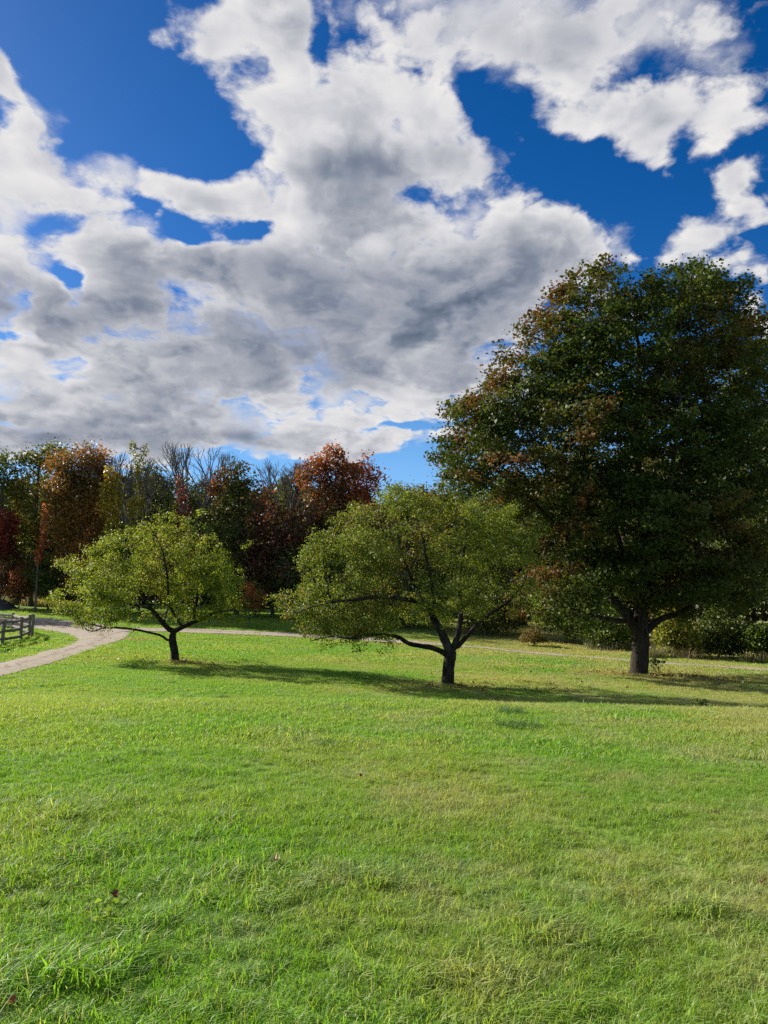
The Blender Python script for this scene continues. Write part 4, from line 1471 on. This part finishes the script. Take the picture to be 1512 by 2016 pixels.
def fence():
    g = np.random.default_rng(3)
    corner = on_ground(61, 1253)
    root = thing('split_rail_fence', 'weathered split-rail fence corner on the grass island by the drive', 'fence', corner)
    near = [on_ground(56.5, 1252.5), on_ground(41, 1260), on_ground(2.5, 1268), on_ground(-48, 1281)]
    far = [on_ground(62.5, 1252), on_ground(24, 1239), on_ground(-32, 1231)]
    H = [1.08, 1.06, 1.05, 1.05]
    for run, hs in ((near, H), (far, [1.10, .92, .92])):
        for k, b in enumerate(run):
            lean = g.normal(size=2) * .03 if not (run is near and k == 2) else np.array([.13, 0])
            top = b + np.array([lean[0], lean[1], hs[k]])
            hewn_bar('post', b - np.array([0, 0, .3]), top, .125, .135, root, corner, g, 6, taper=False)
        for k in range(len(run) - 1):
            a, b = run[k], run[k + 1]
            d = unit(b - a)
            for hh in (.22, .53, .86):
                za, zb = hh * hs[k] + g.normal() * .02, hh * hs[k + 1] + g.normal() * .02
                hewn_bar('rail', a - d * .06 + [0, 0, za], b + d * .06 + [0, 0, zb], .095, .125, root, corner, g, 7, sag=.03 + .03 * g.random())


fence()

# ------------------------------------------------------------------ dark mound at the left edge
def mound():
    b = on_ground(-6, 1199)
    m, N, out = new_mat('dark_cover')
    gn = N.node('ShaderNodeNewGeometry')
    nn = N.noise(gn.outputs['Position'], 3.0, 4.0, .6)
    c = N.mix(nn, (.018, .022, .035, 1), (.045, .05, .065, 1))
    m.node_tree.links.new(principled(N, c, .6, .4, bump(N, nn, .5, .05)), out.inputs[0])
    root = b
    V, Q = [], []
    nu, nv = 28, 14
    for i in range(nu + 1):
        a = 2 * math.pi * i / nu
        for j in range(nv + 1):
            t = j / nv
            r = 1.0 - t
            rr = r * (1 + .06 * math.sin(3 * a + 1))
            z = .72 * min(1, 1.5 * (1 - r) ** .9) - .05
            V.append((1.45 * rr * math.cos(a), 1.1 * rr * math.sin(a), z + .03 * math.sin(5 * a + 4 * t)))
    for i in range(nu):
        for j in range(nv):
            q = i * (nv + 1) + j
            Q.append((q, q + nv + 1, q + nv + 2, q + 1))
    me = raw_mesh('dark_mound', np.array(V), np.array(Q), 4, smooth=True)
    o = link('dark_mound', me, m, loc=b)
    tag(o, 'low dark blue-grey mound with sloping side at the left edge of the meadow', 'mound')


mound()

# ------------------------------------------------------------------ tall meadow grass, tufts and weeds
def blade_material(name, c0, c1, trans=.4):
    m, N, out = new_mat(name)
    a = N.node('ShaderNodeAttribute', attribute_name='leaf_col')
    c = a.outputs['Color']
    b = principled(N, c, .5, .35)
    tr = N.node('ShaderNodeBsdfTranslucent')
    N.put(tr.inputs[0], N.vm('MULTIPLY', c, (1.2, 1.1, .6)))
    mx = N.node('ShaderNodeMixShader')
    mx.inputs[0].default_value = trans
    m.node_tree.links.new(b, mx.inputs[1])
    m.node_tree.links.new(tr.outputs[0], mx.inputs[2])
    m.node_tree.links.new(mx.outputs[0], out.inputs[0])
    return m


m_blades = blade_material('tall_blades', None, None)


def tuft(name, label, cat, b, nb, radius, hmin, hmax, width, pal, seed, group=None, lean=.6, ysq=1.0):
    g = np.random.default_rng(seed)
    v, f, bb_ = blade_clump(nb, 1.0, hmin, hmax, width, lean, g)
    # spread the blade roots over an oval patch that follows the ground
    cx = v.reshape(-1, 6, 3)
    roots = (cx[:, 0] + cx[:, 1]) * .5
    mv = roots[:, :2] * np.array([radius - 1.0, radius * ysq - 1.0])
    cx[:, :, :2] += mv[:, None, :]
    w = b[:2] + (roots[:, :2] * np.array([radius, radius * ysq]))
    cx[:, :, 2] += (ground_z(w[:, 0], w[:, 1]) - b[2])[:, None]
    me = raw_mesh(name, cx.reshape(-1, 3), f, 4)
    cols = np.array([p[:3] for p in pal])[g.integers(0, len(pal), nb)]
    face_colours(me, np.repeat(cols * (1 + .25 * g.normal(size=(nb, 1))).clip(.5, 1.6), 2, axis=0))
    o = link(name, me, m_blades, loc=b)
    return tag(o, label, cat, group)


STRAW = [(.26, .24, .07), (.34, .28, .08), (.16, .18, .05), (.20, .13, .06)]
GREY = [(.17, .18, .10), (.22, .20, .11), (.12, .14, .06)]
tuft('tall_grass', 'golden tall grass strip at the foot of the wood on the left', 'tall grass', on_ground(78, 1194), 1300, 1.7, .35, .85, .03, STRAW, 301, 'tall meadow grass', .45, .6)
tuft('tall_grass', 'pale tall weeds left of the golden grass strip', 'tall grass', on_ground(38, 1191), 900, 1.2, .5, 1.3, .03, GREY, 302, 'tall meadow grass', .4, .8)
tuft('tall_grass', 'sparse tall blades beside the dark mound', 'tall grass', on_ground(10, 1189), 260, .8, .5, 1.1, .03, GREY, 303, 'tall meadow grass', .4, .6)
tuft('tall_grass', 'golden tall grass against the apple tree at the meadow edge', 'tall grass', on_ground(120, 1196), 700, 1.1, .3, .75, .03, STRAW, 304, 'tall meadow grass', .45, .6)
tuft('tall_grass', 'straw-coloured tall grass just right of the maple trunk', 'tall grass', on_ground(1288, 1294), 500, .7, .15, .85, .018, GREY + STRAW[:1], 305, 'tall meadow grass', .5, .7)
tuft('tall_grass', 'grey-green tall grass at the right edge beyond the path', 'tall grass', on_ground(1495, 1305), 700, 1.1, .12, .70, .018, GREY + STRAW[:1], 306, 'tall meadow grass', .5, .5)
tuft('tall_grass', 'grey-green weeds between the olive bush and the maple trunk', 'tall grass', on_ground(1200, 1279), 700, 1.5, .10, .75, .018, [(.10, .13, .05), (.15, .16, .07), (.20, .19, .10)], 307, 'tall meadow grass', .5, .5)
tuft('tall_grass', 'dry brown weeds around the foot of the grey trunk', 'tall grass', on_ground(1352, 1297), 450, .9, .12, .75, .018, [(.16, .11, .05), (.22, .16, .07), (.10, .10, .04)], 308, 'tall meadow grass', .5, .6)

DKG = [(.085, .180, .035), (.105, .200, .045), (.07, .15, .045)]
tuft('grass_tuft', 'upper of the two dark grass tufts on the crest right of centre', 'grass tuft', on_ground(1003, 1404), 300, .20, .07, .17, .007, DKG, 311, 'dark tufts in the lawn', .8, 1.0)
tuft('grass_tuft', 'lower and wider of the two dark grass tufts right of centre', 'grass tuft', on_ground(1018, 1432), 420, .32, .06, .15, .007, DKG, 312, 'dark tufts in the lawn', .8, .7)
tuft('grass_tuft', 'dark grass tuft on the crest below the smaller apple tree', 'grass tuft', on_ground(438, 1375), 260, .17, .06, .14, .007, DKG, 313, 'dark tufts in the lawn', .8, 1.0)
tuft('grass_tuft', 'dark grass tuft left of the brown fallen leaf', 'grass tuft', on_ground(640, 1470), 240, .13, .05, .11, .006, DKG, 314, 'dark tufts in the lawn', .8, 1.0)
tuft('grass_tuft', 'bright green grass fringe around the base of the centre apple trunk', 'grass tuft', on_ground(884, 1352), 380, .42, .06, .16, .008, [(.10, .20, .03), (.14, .22, .04)], 315, None, .6, .6)


tuft('grass_tuft', 'uncut grass fringe around the base of the maple trunk', 'grass tuft', on_ground(1256, 1331), 520, .62, .05, .17, .008, [(.09, .16, .03), (.13, .17, .05), (.20, .18, .08)], 316, None, .6, .7)
tuft('grass_tuft', 'uncut grass fringe around the base of the smaller apple trunk', 'grass tuft', on_ground(345, 1305), 300, .36, .05, .15, .008, [(.09, .17, .03), (.13, .19, .04), (.20, .18, .08)], 317, None, .6, .7)


def leafy_weed(name, label, b, n, radius, height, size, pal, seed):
    g = np.random.default_rng(seed)
    root = thing(name, label, 'weed', b)
    SV, SQ, LC, LN = [], [], [], []
    nv = 0
    for k in range(n):
        a = g.random() * 6.28
        r = radius * math.sqrt(g.random())
        p0 = np.array([r * .3 * math.cos(a), r * .3 * math.sin(a), -.02])
        p2 = np.array([r * math.cos(a), r * math.sin(a), height * (.5 + .6 * g.random())])
        pts = resample([p0, (p0 + p2) * .5 + np.array([0, 0, .04]), p2], .03)
        par = np.arange(-1, len(pts) - 1)
        V, Q = tubes(pts, par, np.linspace(.004, .002, len(pts)), np.ones(len(pts)), np.zeros(len(pts), int), seed=seed)[0]
        SV.append(V)
        SQ.append(Q + nv)
        nv += len(V)
        for q in range(4):
            LC.append(pts[-1 - min(q, len(pts) - 1)] + g.normal(size=3) * size * .35)
            LN.append(unit(np.array([-.2, -.3, .8]) + g.normal(size=3) * .5))
    link('stem', raw_mesh('stem', np.vstack(SV), np.vstack(SQ), 4), m_wood_bark, root)
    C = np.array(LC)
    V, Fq = leaf_quads(C, np.array(LN), size * (0.7 + .6 * g.random(len(C))), .75, g)
    me = raw_mesh('foliage', V, Fq, 4)
    face_colours(me, np.array([p[:3] for p in pal])[g.integers(0, len(pal), len(C))])
    link('foliage', me, m_apple_leaf, root)


leafy_weed('leafy_weed', 'bright green broad-leaved weed on the crest at the edge of the maple shade', on_ground(1383, 1390), 10, .17, .15, .085, [(.13, .21, .04), (.20, .26, .06), (.09, .15, .03)], 321)
leafy_weed('maple_shoots', 'green leafy shoots sprouting beside the foot of the maple trunk', on_ground(1290, 1326), 22, .42, .55, .13, [(.05, .09, .03), (.07, .11, .03), (.09, .11, .04)], 322)
leafy_weed('leafy_weed', 'light green broad-leaved weed low in the front lawn on the left', on_ground(225, 1806), 9, .16, .05, .045, [(.16, .27, .03), (.20, .30, .04)], 323)


# ------------------------------------------------------------------ fallen leaves
def leaf_outline(g, lobes=5):
    pts = []
    for k in range(lobes * 2):
        a = -math.pi / 2 + (k + .5) / (lobes * 2) * 2 * math.pi
        r = 1.0 if k % 2 == 0 else .74
        r *= .85 + .3 * g.random()
        pts.append((r * math.cos(a), r * math.sin(a)))
    return pts


def fallen(label, u, v, size, col, seed, lift=.05):
    g = np.random.default_rng(seed)
    b = on_ground(u, v)
    m, N, out = new_mat('fallen_leaf')
    tcn = N.node('ShaderNodeTexCoord')
    nn = N.noise(tcn.outputs['Object'], 30.0, 3.0, .6)
    c = N.mix(nn, tuple(x * .6 for x in col) + (1,), tuple(min(1, x * 1.3) for x in col) + (1,))
    m.node_tree.links.new(principled(N, c, .7, .3), out.inputs[0])
    pts = leaf_outline(g)
    V = [(0, 0, .0)]
    for (x, y) in pts:
        V.append((x * size * .34, y * size * .25, size * (.22 * (x * x + y * y) + .10 * g.normal())))
    n = len(pts)
    F_ = [(0, 1 + k, 1 + (k + 1) % n) for k in range(n)]
    me = bpy.data.meshes.new('fallen_leaf')
    me.from_pydata(V, [], F_)
    me.update()
    o = link('fallen_leaf', me, m, loc=b + np.array([0, 0, lift]))
    o.rotation_euler = (g.normal() * .3 + .3, g.normal() * .25, g.random() * 6.28)
    tag(o, label, 'leaf', 'fallen leaves on the front lawn')
    sol = o.modifiers.new('thickness', 'SOLIDIFY')
    sol.thickness = .0015


fallen('dark brown fallen leaf in the middle of the front lawn', 713, 1541, .10, (.12, .035, .022), 331, .06)
fallen('curled tan fallen leaf low in the front lawn left of centre', 543, 1716, .085, (.42, .27, .17), 332, .06)
fallen('dark red fallen leaf beside the light green weed on the left', 228, 1785, .075, (.14, .035, .02), 333, .055)
fallen('small tan fallen leaf near the right side of the lawn', 1405, 1613, .10, (.42, .31, .16), 334)
fallen('left one of two small yellow leaves on the crest at the right', 1357, 1419, .09, (.52, .38, .04), 335)
fallen('right one of two small yellow leaves on the crest at the right', 1389, 1424, .07, (.52, .38, .04), 336)
fallen('tan leaf at the right edge on the crest', 1482, 1472, .11, (.33, .27, .13), 337)
fallen('orange fallen leaf on the crest left of centre', 462, 1407, .08, (.45, .19, .05), 338)
fallen('pale tan leaf beside the right edge of the lower lawn', 1500, 1757, .06, (.45, .22, .12), 339)
fallen('brown leaf in the bottom left corner of the lawn', 22, 2000, .06, (.25, .09, .04), 340, .05)


def litter():
    g = np.random.default_rng(71)
    C, cols = [], []
    for (b, n, rx, ry) in ((B_LEFT, 200, 3.4, 2.0), (B_MID, 320, 4.0, 2.3), (B_MAPLE, 700, 7.0, 3.4)):
        r = np.abs(g.normal(size=n)) * .6
        a = g.random(n) * 6.28
        x, y = b[0] + rx * r * np.cos(a) + .3, b[1] + ry * r * np.sin(a) - .2
        C.append(np.stack([x, y, ground_z(x, y) + .045 + .02 * g.random(n)], 1))
    C = np.vstack(C)
    n = len(C)
    nrm = unit(g.normal(size=C.shape) * .45 + np.array([0, 0, 1.0]))
    V, Fq = leaf_quads(C, nrm, .075 + .05 * g.random(n), .8, g)
    me = raw_mesh('leaf_litter', V, Fq, 4)
    face_colours(me, palette_pick([(.32, .27, .11, 3), (.24, .17, .08, 3), (.15, .10, .05, 2), (.36, .32, .11, 1)], C, g, 1.0))
    o = link('leaf_litter', me, m_far_leaf)
    tag(o, 'scattered small tan leaves lying under the three lawn trees', 'leaf litter', kind='stuff')


litter()
